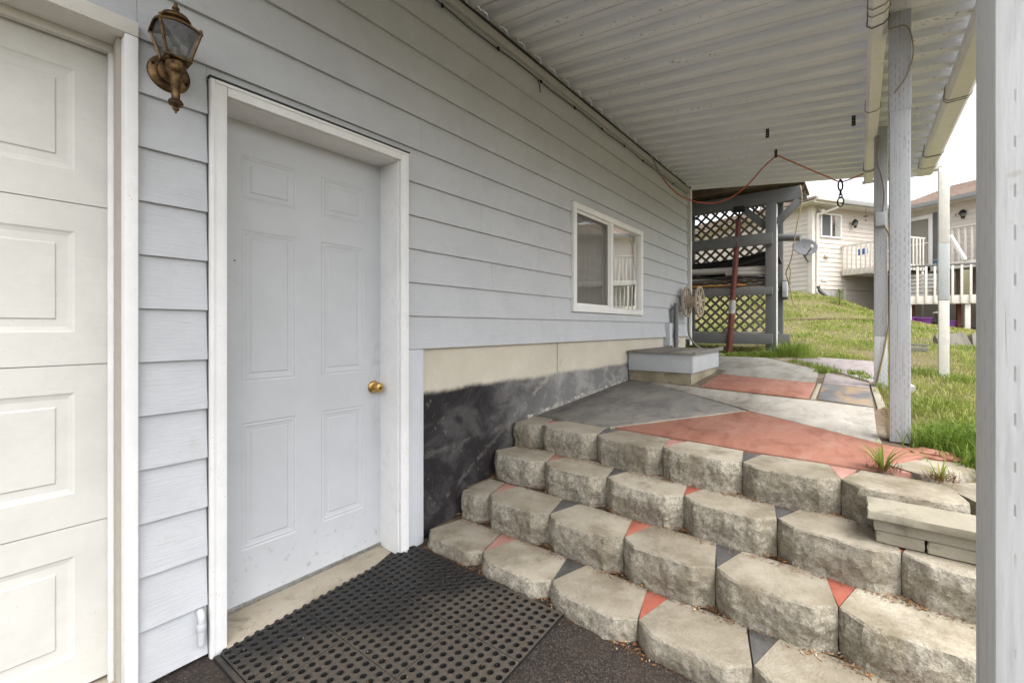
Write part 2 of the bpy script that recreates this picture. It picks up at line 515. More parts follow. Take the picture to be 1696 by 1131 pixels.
def f_brass(name, a, b, rough):
    t = Mt(name, a, rough, metal=1)
    n = t.noise(28, 6, .7)
    c = t.mix(t.step(n, .38, .68), a, b)
    return t.out(c, t.step(n, .3, .7, rough, rough+.25), t.bump(t.noise(120, 4), .15, .002))
M['bronze'] = f_brass('aged_brass', (.20, .125, .06), (.055, .038, .026), .42)
M['brass'] = f_brass('polished_brass', (.66, .44, .16), (.40, .24, .08), .22)
M['iron'] = f_brass('dark_iron', (.05, .05, .05), (.03, .028, .025), .5)
M['steel'] = f_brass('dull_steel', (.42, .42, .42), (.28, .27, .25), .4)

def f_rust():
    t = Mt('rust_red_primer', (.22, .05, .03), .6)
    n = t.noise(14, 6, .7)
    return t.out(t.ramp(n, (.3, (.065, .016, .011)), (.6, (.15, .036, .024)), (.85, (.21, .085, .05))), .62, t.bump(n, .25, .004))
M['rust'] = f_rust()

def plain(name, c, rough=.5, amt=.25, metal=0, bump=.15):
    t = Mt(name, c, rough, metal)
    n = t.noise(20, 5, .65)
    return t.out(t.mix(t.step(n, .4, .75, 0, amt), c, tuple(x*.45 for x in c)), t.step(n, .3, .7, rough-.05, rough+.1), t.bump(t.noise(140, 3), bump, .002))
M['pvcgrey'] = plain('grey_pvc', (.15, .155, .165), .5)
M['pvcwhite'] = plain('dirty_white_pvc', (.50, .48, .44), .5, .5)
M['blackplastic'] = plain('black_plastic', (.018, .018, .019), .45)
M['reel'] = plain('tan_reel_plastic', (.46, .37, .28), .5, .35)
M['hose'] = plain('grey_green_hose', (.19, .19, .15), .5)
M['orange'] = plain('orange_cord', (.42, .10, .05), .5)
M['ochre'] = plain('ochre_cord', (.25, .19, .10), .6)
M['wiregrey'] = plain('grey_wire', (.26, .24, .22), .5)
M['wireblack'] = plain('black_wire', (.03, .03, .03), .5)
M['boxgrey'] = plain('grey_box_paint', (.42, .44, .46), .5)
M['creamds'] = plain('cream_downspout', (.70, .685, .63), .45, .25)
M['greyds'] = plain('grey_downspout_patch', (.50, .53, .53), .45, .2)
M['dish'] = plain('dish_grey', (.085, .088, .095), .7, .1)
M['darkgutter'] = plain('dark_gutter', (.24, .24, .23), .4)
M['purple'] = plain('purple_pot', (.22, .06, .28), .4)
M['blue'] = plain('blue_plastic', (.05, .17, .45), .4)
M['yellow'] = plain('orange_level', (.55, .25, .04), .5)
M['label'] = plain('worn_label', (.38, .37, .36), .6, .5)
M['rose'] = plain('redwood_post', (.33, .13, .08), .7)
M['olive'] = plain('olive_timber', (.28, .26, .16), .8)
M['shutter'] = plain('plum_shutter', (.20, .11, .10), .6)
M['dark'] = plain('dark_interior', (.035, .033, .03), .9)
M['blind'] = plain('pale_blind', (.76, .73, .67), .8, .15)
M['inner'] = plain('room_wall', (.40, .37, .32), .9, .15)
M['concseam'] = plain('cement_smear', (.44, .41, .35), .9, .4)

def f_glass(name, tint=(.94, .95, .95), rough=.0, base=.05, gain=.75, power=2.4):
    t = Mt(name, tint, .02)
    n, l = t.n, t.l
    n.remove(t.b)
    tr = n.new('ShaderNodeBsdfTransparent'); tr.inputs[0].default_value = (*tint, 1)
    gl = n.new('ShaderNodeBsdfGlossy'); gl.inputs['Roughness'].default_value = rough
    gl.inputs['Color'].default_value = (.97, .97, .97, 1)
    lw = n.new('ShaderNodeLayerWeight'); lw.inputs['Blend'].default_value = .5
    f = t.math('ADD', t.math('MULTIPLY', t.math('POWER', lw.outputs['Facing'], power), gain), base, clamp=True)
    l.new(t.bump(t.noise(1.6, 2), .05, .02), gl.inputs['Normal'])
    mx = n.new('ShaderNodeMixShader')
    l.new(f, mx.inputs[0]); l.new(tr.outputs[0], mx.inputs[1]); l.new(gl.outputs[0], mx.inputs[2])
    l.new(mx.outputs[0], n['Material Output'].inputs['Surface'])
    return t.m
M['glass'] = f_glass('window_glass', gain=1.1, power=2.0)
M['lampglass'] = f_glass('dusty_lamp_glass', (.56, .57, .56), .25, .06, .3)

def f_screen():
    t = Mt('insect_screen', (.10, .095, .09), .7)
    p = t.xyz(t.pos)
    a = t.math('ABSOLUTE', t.math('SUBTRACT', t.math('FRACT', t.math('MULTIPLY', p[0], 420.)), .5))
    b = t.math('ABSOLUTE', t.math('SUBTRACT', t.math('FRACT', t.math('MULTIPLY', p[2], 420.)), .5))
    g = t.math('MAXIMUM', t.step(a, .30, .34), t.step(b, .30, .34))
    return t.out((.16, .15, .14), .6, None, t.math('ADD', t.math('MULTIPLY', g, .75), .05))
M['screen'] = f_screen()

def f_soilgrass():
    t = Mt('lawn_soil', (.1, .1, .04), .95, spec=.1)
    n1 = t.noise(1.1, 5, .6); n2 = t.noise(25, 6, .7); n3 = t.noise(140, 3)
    c = t.ramp(n1, (.3, (.10, .10, .042)), (.5, (.14, .125, .062)), (.72, (.19, .155, .09)))
    c = t.mix(t.step(n2, .5, .72, 0, .6), c, (.11, .09, .045))
    c = t.mix(t.step(n3, .5, .7, 0, .5), c, (.20, .20, .085))
    return t.out(c, .95, t.bump(n2, .8, .03, t.bump(n3, .6, .01)))
M['lawn'] = f_soilgrass()

def f_blade():
    t = Mt('grass_blades', (.1, .15, .03), .6, spec=.25)
    a = t.n.new('ShaderNodeAttribute'); a.attribute_name = 'tint'
    f = a.outputs['Fac']
    c = t.ramp(f, (0, (.10, .18, .02)), (.35, (.205, .27, .045)), (.65, (.335, .345, .10)), (1, (.43, .36, .175)))
    t.put(t.b.inputs['Base Color'], c)
    tl = t.n.new('ShaderNodeBsdfTranslucent'); t.put(tl.inputs[0], c)
    mx = t.n.new('ShaderNodeMixShader'); mx.inputs[0].default_value = .35
    t.l.new(t.b.outputs[0], mx.inputs[1]); t.l.new(tl.outputs[0], mx.inputs[2])
    t.l.new(mx.outputs[0], t.n['Material Output'].inputs['Surface'])
    return t.m
M['blade'] = f_blade()

def f_litter():
    t = Mt('dry_litter', (.3, .15, .06), .85)
    a = t.n.new('ShaderNodeAttribute'); a.attribute_name = 'tint'
    return t.out(t.ramp(a.outputs['Fac'], (0, (.05, .03, .018)), (.5, (.22, .10, .04)), (.8, (.36, .19, .07)), (1, (.5, .42, .3))), .85)
M['litter'] = f_litter()

# ------------------------------------------------------------------ ground
def patio_z(x, y=0): return .391 + .065*x
def drive_z(x, y): return -.015 + .035*min(x, 2) + .02*(y-1.9)

CTRL = np.array([
    (-8, -14, -.9), (-8, 3, -.35), (-2, -8, -.6), (0, -1.5, -.22), (0, 2, -.2), (1.5, .5, -.15), (1.5, 1.9, -.15), (1.6, -1.2, -.05), (1.5, -4, -.2),
    (1.95, .6, -.02), (2.0, -.3, .0), (2.15, -.75, .2), (2.2, 1.6, .12), (2.45, .6, .28), (2.45, -.35, .34), (2.5, 1.8, .3),
    (2.85, 1.6, .50), (2.85, .5, .50), (2.75, -.15, .50), (2.85, -.6, .52), (3.2, -.45, .575), (3.0, -1.6, .50), (3.0, -4, .30),
    (3.6, .5, .565), (3.6, 1.7, .565), (4.4, .8, .62), (4.4, .0, .62), (4.4, -.4, .655), (4.4, -1.6, .58), (5.4, 1.0, .68), (5.4, .1, .68), (5.4, -.45, .695),
    (6.2, .3, .735), (6.2, 1.0, .735), (6.0, -.65, .70), (6.0, -2, .62), (6.9, .2, .795), (7.0, .8, .82), (7.3, 1.4, .82), (7.4, 2.5, .84), (6, -6, .35),
    (8.5, 2, .93), (8.5, .5, .96), (8.5, -1, .90), (8.5, -3, .72), (12, 1.6, 1.40), (12, .5, 1.36), (12, -.8, 1.25), (12, -2.5, 1.0), (12, 5, 1.55), (12, -8, .55),
    (14.2, 1.0, 1.78), (14.2, -.4, 1.48), (16.1, -1.1, 1.30), (16.5, -2.4, 1.10), (17, 1.2, 2.32), (17.6, 2.3, 2.36), (18.6, .2, 1.95), (20, -1, 1.6), (17, -6, .8),
    (20, 5, 2.5), (26, 3, 2.7), (26, -8, 1.2), (14, 9, 2.0), (30, 14, 3.0), (30, -18, 1.0), (8, -18, 0), (8, 14, 1.6)], float)
CTRL[:, 0:2] += 0.0
def _tps(p, q):
    d2 = ((p[:, None, :]-q[None, :, :])**2).sum(-1)
    return .5*d2*np.log(d2+1e-9)
_n = len(CTRL)
_A = np.zeros((_n+3, _n+3))
_A[:_n, :_n] = _tps(CTRL[:, :2], CTRL[:, :2]) + np.eye(_n)*.002
_A[:_n, _n] = 1; _A[:_n, _n+1:] = CTRL[:, :2]; _A[_n, :_n] = 1; _A[_n+1:, :_n] = CTRL[:, :2].T
_W = np.linalg.solve(_A, np.concatenate([CTRL[:, 2], [0, 0, 0]]))
def ground_z(x, y):
    x = np.clip(np.atleast_1d(np.asarray(x, float)), -8, 30); y = np.clip(np.atleast_1d(np.asarray(y, float)), -18, 14)
    p = np.stack([x, y], -1)
    return _tps(p, CTRL[:, :2]) @ _W[:_n] + _W[_n] + p @ _W[_n+1:]

def axis_samples(knots):
    out = []
    for a, b, n in knots: out += list(np.linspace(a, b, n, endpoint=False))
    return np.array(out+[knots[-1][1]])
gx = axis_samples([(-400, -30, 6), (-30, -8, 8), (-8, 1, 12), (1, 8, 90), (8, 20, 80), (20, 32, 14), (32, 80, 6), (80, 500, 6)])
gy = axis_samples([(-400, -60, 5), (-60, -18, 6), (-18, -4, 20), (-4, 3, 80), (3, 14, 22), (14, 60, 6), (60, 400, 6)])
GX, GY = np.meshgrid(gx, gy)
gz = ground_z(GX.ravel(), GY.ravel())
far = np.maximum(0, np.hypot(np.maximum(0, np.abs(GX.ravel()-11)-20), np.maximum(0, np.abs(GY.ravel())-18)))
gv = np.stack([GX.ravel(), GY.ravel(), gz], -1)
nx = len(gx)
gf = [(j*nx+i, j*nx+i+1, (j+1)*nx+i+1, (j+1)*nx+i) for j in range(len(gy)-1) for i in range(nx-1)]
lawn = mk('lawn', gv, gf, M['lawn'], smooth=True, sharp=80, origin=(0, 0, 0))
tag(lawn, kind='structure')

dx = np.linspace(-9, 1.78, 30); dy = np.linspace(-13, 2.3, 40)
DX, DY = np.meshgrid(dx, dy)
dv = [(x, y, drive_z(x, y)) for x, y in zip(DX.ravel(), DY.ravel())]
df = [(j*30+i, j*30+i+1, (j+1)*30+i+1, (j+1)*30+i) for j in range(39) for i in range(29)]
driveway = mk('driveway', dv, df, M['asphalt'], smooth=True, sharp=80, origin=(0, 0, 0))
tag(driveway, kind='structure')

# ------------------------------------------------------------------ patio of painted concrete slabs
patio = prism('patio', [(2.62, 1.915), (2.62, -.10), (3.05, -.28), (3.3, -.12), (4.1, -.14), (5.1, -.12), (6.8, -.16), (7.0, .42), (6.72, 1.0), (6.68, 1.915)],
              lambda x, y: patio_z(x)-.10, lambda x, y: patio_z(x)-.010, M['soil'])
tag(patio, kind='structure')
def slab(poly, m, dz=0., label=None):
    o = prism('paving_slab', poly, lambda x, y: patio_z(x)-.06, lambda x, y: patio_z(x)+dz, m, patio, bev=.004)
    if label: o['label'] = label
    return o
slab([(2.735, 1.89), (2.665, 1.325), (2.82, 1.225), (3.555, .675), (3.64, .737), (4.36, 1.70), (4.455, 1.89)], M['black'], 0, 'black stained triangular slab along the wall')
slab([(2.68, .93), (2.70, 1.262), (3.565, .622), (3.10, -.103), (3.07, -.20), (3.03, -.272), (2.65, -.055), (2.645, .45)], M['red'], .002, 'large salmon red painted triangular slab above the steps')
def joint(p, q, w, m, dz=.003):
    p, q = Vector((*p, 0)), Vector((*q, 0)); d = (q-p).normalized(); s = Vector((-d.y, d.x, 0))*w/2
    o = prism('joint_strip', [tuple((p-s)[:2]), tuple((q-s)[:2]), tuple((q+s)[:2]), tuple((p+s)[:2])], lambda x, y: patio_z(x)-.03, lambda x, y: patio_z(x)+dz, m, patio, .002)
joint((2.69, 1.296), (3.545, .652), .016, M['paver'])
joint((3.60, .70), (4.40, 1.735), .014, M['slabdark'], -.002)
slab([(4.42, 1.745), (4.285, 1.205), (4.155, .475), (4.06, -.078), (3.35, -.078), (3.12, -.098), (3.43, .385), (3.575, .612), (3.70, .76)], M['slab'], -.001, 'pale bare concrete slab')
slab([(4.345, 1.18), (5.125, 1.18), (4.945, .318), (4.20, .318)], M['red'], .001, 'faded red slab beside the hatch box')
slab([(4.205, .306), (4.94, .306), (4.915, .275), (4.215, .275)], M['paver'], 0)
slab([(4.91, .268), (4.83, -.068), (4.09, -.079), (4.21, .262)], M['rusty'], 0, 'dark stained square slab with rusty patch')
slab([(5.655, .275), (5.13, -.062), (4.87, -.068), (4.935, .268)], M['slabpink'], 0, 'worn pink slab')
slab([(5.145, 1.175), (4.965, .325), (5.80, .345), (6.29, .715), (6.69, .97), (6.66, 1.60), (5.42, 1.60), (5.42, 1.175)], M['slabdark'], .001, 'weathered olive grey slab')
slab([(6.60, .69), (6.95, .42), (6.74, -.13), (5.59, -.11), (5.70, .17), (6.09, .36)], M['slabpink'], -.001)
slab([(5.42, 1.61), (6.65, 1.61), (6.66, 1.90), (5.42, 1.90)], M['slabdark'], 0)
slab([(5.24, -.068), (5.685, .16), (5.575, -.11), (5.3, -.12)], M['graypave'], .001)
slab([(5.06, -.072), (5.085, -.112), (4.14, -.145), (4.05, -.098)], M['paver'], .004)

# ------------------------------------------------------------------ house: walls, siding, doors, window
house = empty('house', (3, 2.4, 0), 'light blue grey lap sided house wall with doors, window and concrete foundation', 'house')
WY = 1.889           # front of a board's lower edge
Z0, DZ = 1.105, .1805
X_END = 6.40
openings = [(-3.0, .388, -.3, 2.228), (.590, 1.501, -.3, 2.142), (3.215, 4.728, 1.352, 2.285)]

def cells(x0, x1, z0, z1, holes):
    holes = [h for h in holes if h[2] < z1 and h[3] > z0 and h[0] < x1 and h[1] > x0]
    xs = sorted({x0, x1} | {min(max(h[i], x0), x1) for h in holes for i in (0, 1)})
    zs = sorted({z0, z1} | {min(max(h[i], z0), z1) for h in holes for i in (2, 3)})
    out = []
    for a, b in zip(xs, xs[1:]):
        for c, d in zip(zs, zs[1:]):
            mx, mz = (a+b)/2, (c+d)/2
            if not any(h[0] < mx < h[1] and h[2] < mz < h[3] for h in holes):
                out.append((a, b, c, d))
    return out

bm = bmesh.new()
holes = [(1.6, 6.5, -.4, 1.10), (-2.9, .34, -.3, 2.18), (.62, 1.48, -.3, 2.12), (3.26, 4.68, 1.40, 2.24)]
for a, b, c, d in cells(-9, X_END-.02, -.3, 5.6, holes):
    bm_box(bm, a, b, 1.918, 1.96, c, d)
from_bm('wall', bm, M['inner'], house)
box('end_wall', X_END-.06, X_END-.004, 1.962, 9, .2, 5.6, M['siding'], house, 0)
box('back_wall', -9, X_END-.062, 8.9, 9, -.3, 5.6, M['siding'], house, 0)
box('roof', -9.4, X_END+.4, 1.4, 9.4, 5.602, 5.75, M['shingle'], house, 0)
box('floor_slab', -9, X_END-.07, 2.3, 8.89, -.3, .03, M['graypave'], house, 0)

def siding(x0, x1, z0, za, zb):
    """one lap board: course starts at z0, visible part za..zb, tops run under the course above"""
    L = .195
    def f(z): return WY + .0165*(z-z0)/L
    bk = .0125
    prof = [(f(za), za), (f(zb), zb), (f(zb)+bk, zb), (f(za)+bk, za)]
    vs = [(x, y, z) for x in (x0, x1) for y, z in prof]
    fs = [(0, 1, 2, 3), (7, 6, 5, 4), (0, 4, 5, 1), (1, 5, 6, 2), (2, 6, 7, 3), (3, 7, 4, 0)]
    mk('siding_board', vs, fs, M['siding'], house)

seams = {6: [1.60, 5.25], 7: [2.24, 5.9], 8: [2.80], 9: [3.37], 10: [1.62, 4.1], 11: [2.5, 5.2], 5: [2.9, 5.6], 4: [2.1, 5.5], 3: [2.75, 5.4], 2: [2.2, 5.8], 1: [2.95, 5.1], 0: [2.79, 5.72]}
for k in range(-6, 12):
    z0 = Z0 + DZ*k
    zt = min(z0+.1945, 3.20)
    x_hi = X_END if k >= 0 else .592
    x_lo = -5.0
    br = [x_lo, x_hi] + [s for s in seams.get(k, []) if s < x_hi]
    segs = sorted(set(br))
    for a, b in zip(segs, segs[1:]):
        for (ca, cb, cz, cd) in cells(a, b, z0, zt, openings):
            if cd-cz < .022 or cb-ca < .02: continue
            if k == -6 and ca > .3: cz = max(cz, .012)
            siding(ca+(.0006 if ca > a-1e-6 and ca != x_lo else .0), cb-.0006, z0, cz, cd)
for k in range(12, 26):
    siding(-5, X_END, Z0+DZ*k, max(Z0+DZ*k, 3.30), Z0+DZ*k+.1945) if Z0+DZ*k > 3.2 else None
box('corner_trim', X_END-.002, X_END+.022, 1.878, 1.96, 1.06, 3.2, M['white'], house, .003)
box('trim_board', 1.503, 1.612, 1.885, 1.916, .035, 1.102, M['trim_grey'], house, .002)

# foundation
bm = bmesh.new()
bm_box(bm, 1.605, X_END-.03, 1.919, 2.25, -.3, 1.104)
fo = from_bm('foundation', bm, M['foundation'], house)
box('joint', 3.03, 3.034, 1.9175, 1.92, .86, 1.10, M['dark'], fo, 0)
# cement left on the wall where steps and paving meet it
rs = random.Random(4)
bm = bmesh.new()
for i in range(34):
    x = 2.56 + rs.random()*1.85
    z = patio_z(x) + rs.gauss(0, .012) if x > 2.55 else .565*x-.80+.03+rs.gauss(0, .03)
    s = .006 + rs.random()*.014
    g = bmesh.ops.create_icosphere(bm, subdivisions=1, radius=s)
    for v in g['verts']:
        n = mnoise.noise(Vector((v.co*60))+Vector((i, 0, 0)))
        v.co = Vector((v.co.x*(1.6+n), v.co.y*.35, v.co.z*(.7+n*.4))) + Vector((x, 1.919, z))
from_bm('mortar_crumbs', bm, M['concseam'], fo)['kind'] = 'stuff'

# pedestrian door
def panelled(name, x0, x1, z0, z1, y, rects, prof, mat, parent, thick=.04):
    """slab whose front carries sunk panels; prof: (inset, depth) rings"""
    bm = bmesh.new()
    def q(*p):
        bm.faces.new([bm.verts.new(v) for v in p])
    xs = sorted({x0, x1} | {r[i] for r in rects for i in (0, 1)})
    zs = sorted({z0, z1} | {r[i] for r in rects for i in (2, 3)})
    for a, b in zip(xs, xs[1:]):
        for c, d in zip(zs, zs[1:]):
            if not any(r[0] < (a+b)/2 < r[1] and r[2] < (c+d)/2 < r[3] for r in rects):
                q((a, y, c), (b, y, c), (b, y, d), (a, y, d))
    for r in rects:
        pr = [(0, 0)] + prof
        for (i0, d0), (i1, d1) in zip(pr, pr[1:]):
            A = [(r[0]+i0, y+d0, r[2]+i0), (r[1]-i0, y+d0, r[2]+i0), (r[1]-i0, y+d0, r[3]-i0), (r[0]+i0, y+d0, r[3]-i0)]
            B = [(r[0]+i1, y+d1, r[2]+i1), (r[1]-i1, y+d1, r[2]+i1), (r[1]-i1, y+d1, r[3]-i1), (r[0]+i1, y+d1, r[3]-i1)]
            for k in range(4):
                q(A[k], A[(k+1) % 4], B[(k+1) % 4], B[k])
        i, d = prof[-1]
        q((r[0]+i, y+d, r[2]+i), (r[1]-i, y+d, r[2]+i), (r[1]-i, y+d, r[3]-i), (r[0]+i, y+d, r[3]-i))
    q((x0, y, z0), (x0, y, z1), (x0, y+thick, z1), (x0, y+thick, z0)); q((x1, y, z0), (x1, y+thick, z0), (x1, y+thick, z1), (x1, y, z1))
    q((x0, y, z1), (x1, y, z1), (x1, y+thick, z1), (x0, y+thick, z1)); q((x0, y, z0), (x0, y+thick, z0), (x1, y+thick, z0), (x1, y, z0))
    q((x0, y+thick, z0), (x0, y+thick, z1), (x1, y+thick, z1), (x1, y+thick, z0))
    bmesh.ops.remove_doubles(bm, verts=bm.verts, dist=1e-5)
    return from_bm(name, bm, mat, parent)

door = empty('door', (1.04, 2.05, .045), parent=house)
rects = [(xa, xb, za, zb) for xa, xb in ((.760, .992), (1.112, 1.346)) for za, zb in ((1.760, 1.950), (.990, 1.636), (.279, .818))]
panelled('leaf', .640, 1.452, .048, 2.088, 2.045, rects, [(.007, .0030), (.014, .0012), (.019, .0035), (.036, .0055), (.041, .0020)], M['door'], door)
box('bottom_sweep', .648, 1.446, 2.038, 2.044, .040, .062, M['steel'], door, .001)
kn = lathe('knob', [(.0, -.064), (.012, -.064), (.022, -.060), (.0265, -.050), (.0255, -.042), (.019, -.034), (.0125, -.030), (.0115, -.012), (.027, -.010), (.033, -.005), (.034, 0)], (1.403, 2.0445, .905), M['brass'], door, 'y', 28)
lathe('keyhole_button', [(.0, -.0675), (.006, -.0672), (.008, -.0655), (.009, -.063)], (1.403, 2.0445, .905), M['bronze'], kn, 'y', 16)
lathe('viewer', [(0, -.002), (.0028, -.0018), (.0034, 0)], (.735, 2.0448, 1.50), M['iron'], door, 'y', 12)

frame = empty('door_frame', (1.04, 1.95, 0), parent=house)
box('casing', .592, .648, 1.872, 1.892, .004, 2.139, M['white'], frame, .004)
box('casing', 1.452, 1.500, 1.872, 1.892, .035, 2.139, M['white'], frame, .004)
box('casing', .649, 1.451, 1.872, 1.892, 2.092, 2.139, M['white'], frame, .004)
box('casing_bead', .594, .606, 1.868, 1.8725, .006, 2.137, M['white'], frame, .0015)
box('casing_bead', 1.486, 1.498, 1.868, 1.8725, .037, 2.137, M['white'], frame, .0015)
box('casing_bead', .607, 1.485, 1.868, 1.8725, 2.125, 2.137, M['white'], frame, .0015)
box('jamb', .618, .642, 1.8925, 2.10, .012, 2.112, M['white'], frame, .003)
box('jamb', 1.446, 1.472, 1.8925, 2.10, .036, 2.112, M['white'], frame, .003)
box('jamb', .6425, 1.4455, 1.8925, 2.10, 2.088, 2.112, M['white'], frame, .003)
box('drip_cap', .588, 1.505, 1.866, 1.895, 2.1402, 2.1455, M['wireblack'], frame, .001)
th = prism('threshold', [(.643, 1.862), (1.4455, 1.862), (1.4455, 2.10), (.643, 2.10)], -.02, lambda x, y: .022+(y-1.862)*.11+.006*(x-.6), M['threshold'], frame, .004)

# overhead garage door with sectional panels
gar = empty('garage_door', (-1.2, 2.05, 0), parent=house)
secs = [(.034, .5675), (.5705, 1.0965), (1.0995, 1.6275), (1.6305, 2.20)]
for a, b in secs:
    rc = []
    for i in range(4):
        xr = .256-i*.60
        rc.append((xr-.50, xr, a+.106, a+.437))
    o = panelled('section', -2.80, .352, a, b, 2.03, rc, [(.006, .003), (.018, .0055), (.042, .0055), (.046, .0015)], M['garage'], gar)
    box('seam_lip', -2.80, .350, 2.036, 2.06, a-.006, a+.001, M['weathered'], o, 0)
gf_ = empty('garage_frame', (-1.2, 1.95, 0), parent=house)
box('jamb', .352, .387, 1.872, 1.994, -.005, 2.176, M['white'], gf_, .003)
box('stop', .334, .362, 1.995, 2.022, .0, 2.152, M['white'], gf_, .004)
box('header', -3.0, .388, 1.870, 1.994, 2.177, 2.226, M['white_h'], gf_, .004)
box('header_stop', -3.0, .352, 1.995, 2.024, 2.152, 2.2, M['white_h'], gf_, .004)
box('sill', -3.0, .387, 1.96, 2.2, -.03, .022, M['threshold'], gf_, .003)
box('jamb', -3.0, -2.80, 1.872, 1.994, -.005, 2.176, M['white'], gf_, .003)

# small pipe stub and elbow on the siding beside the door
ps = empty('pipe_stub', (.56, 1.88, .1), 'short light grey painted pipe elbow low on the siding beside the door', 'pipe')
tube('elbow', spline([(.566, 1.875, .075), (.566, 1.874, .135), (.566, 1.874, .168), (.566, 1.884, .184), (.566, 1.90, .186)], 6), .0125, M['siding'], ps, 12)
lathe('collar', [(.0145, 0), (.0155, .003), (.0155, .022), (.0145, .025)], (.566, 1.875, .125), M['siding'], ps, 'z', 14)

# sliding window
win = empty('window', (3.97, 1.9, 1.35), parent=house)
wx0, wx1, wz0, wz1 = 3.222, 4.722, 1.357, 2.278
fr = empty('frame', (3.97, 1.9, 1.35), parent=win)
fw = .05
def rail(nm, a, b, c, d, y0, y1, m, par, bev=.003): return box(nm, a, b, y0, y1, c, d, m, par, bev)
rail('frame_stile', wx0, wx0+fw, wz0, wz1, 1.872, 1.955, M['vinyl'], fr)
rail('frame_stile', wx1-fw, wx1, wz0, wz1, 1.872, 1.955, M['vinyl'], fr)
rail('frame_rail', wx0+fw, wx1-fw, wz0, wz0+fw, 1.8725, 1.955, M['vinyl'], fr)
rail('frame_rail', wx0+fw, wx1-fw, wz1-fw, wz1, 1.8725, 1.955, M['vinyl'], fr)
rail('mullion', 3.93, 3.985, wz0+fw, wz1-fw, 1.880, 1.955, M['vinyl'], fr)
sa = empty('screen_sash', (3.6, 1.91, 1.4), parent=win)
for nm, a, b, c, d in (('sash_stile', wx0+fw+.001, wx0+fw+.026, wz0+fw+.001, wz1-fw-.001), ('sash_stile', 3.904, 3.929, wz0+fw+.001, wz1-fw-.001),
                       ('sash_rail', wx0+fw+.027, 3.903, wz0+fw+.001, wz0+fw+.026), ('sash_rail', wx0+fw+.027, 3.903, wz1-fw-.026, wz1-fw-.001)):
    rail(nm, a, b, c, d, 1.893, 1.908, M['vinyl'], sa, .002)
mk('mesh', [(wx0+.07, 1.9, wz0+.07), (3.91, 1.9, wz0+.07), (3.91, 1.9, wz1-.07), (wx0+.07, 1.9, wz1-.07)], [(0, 1, 2, 3)], M['screen'], sa)
box('pane', wx0+.055, 3.932, 1.9255, 1.930, wz0+.055, wz1-.055, M['glass'], win, 0)
box('pane', 3.983, wx1-.048, 1.904, 1.909, wz0+.048, wz1-.048, M['glass'], win, 0)
bl = empty('blind', (3.97, 1.99, 1.4), parent=win)
box('headrail', wx0+.06, wx1-.06, 1.972, 2.01, wz1-.105, wz1-.06, M['blind'], bl, .002)
for i in range(33):
    z = wz1-.12-i*.0235
    if z < wz0+.05: break
    beam('slat', (wx0+.065, 1.985, z), (wx1-.065, 1.985, z), .024, .0012, M['blind'], bl, 0, up=(0, -1, .32))
# room behind the window
bm = bmesh.new()
vs, fc = bm_box(bm, 2.9, 5.1, 1.965, 4.4, 1.0, 2.6)
bm.faces.remove(fc[2])
from_bm('room', bm, M['inner'], house)

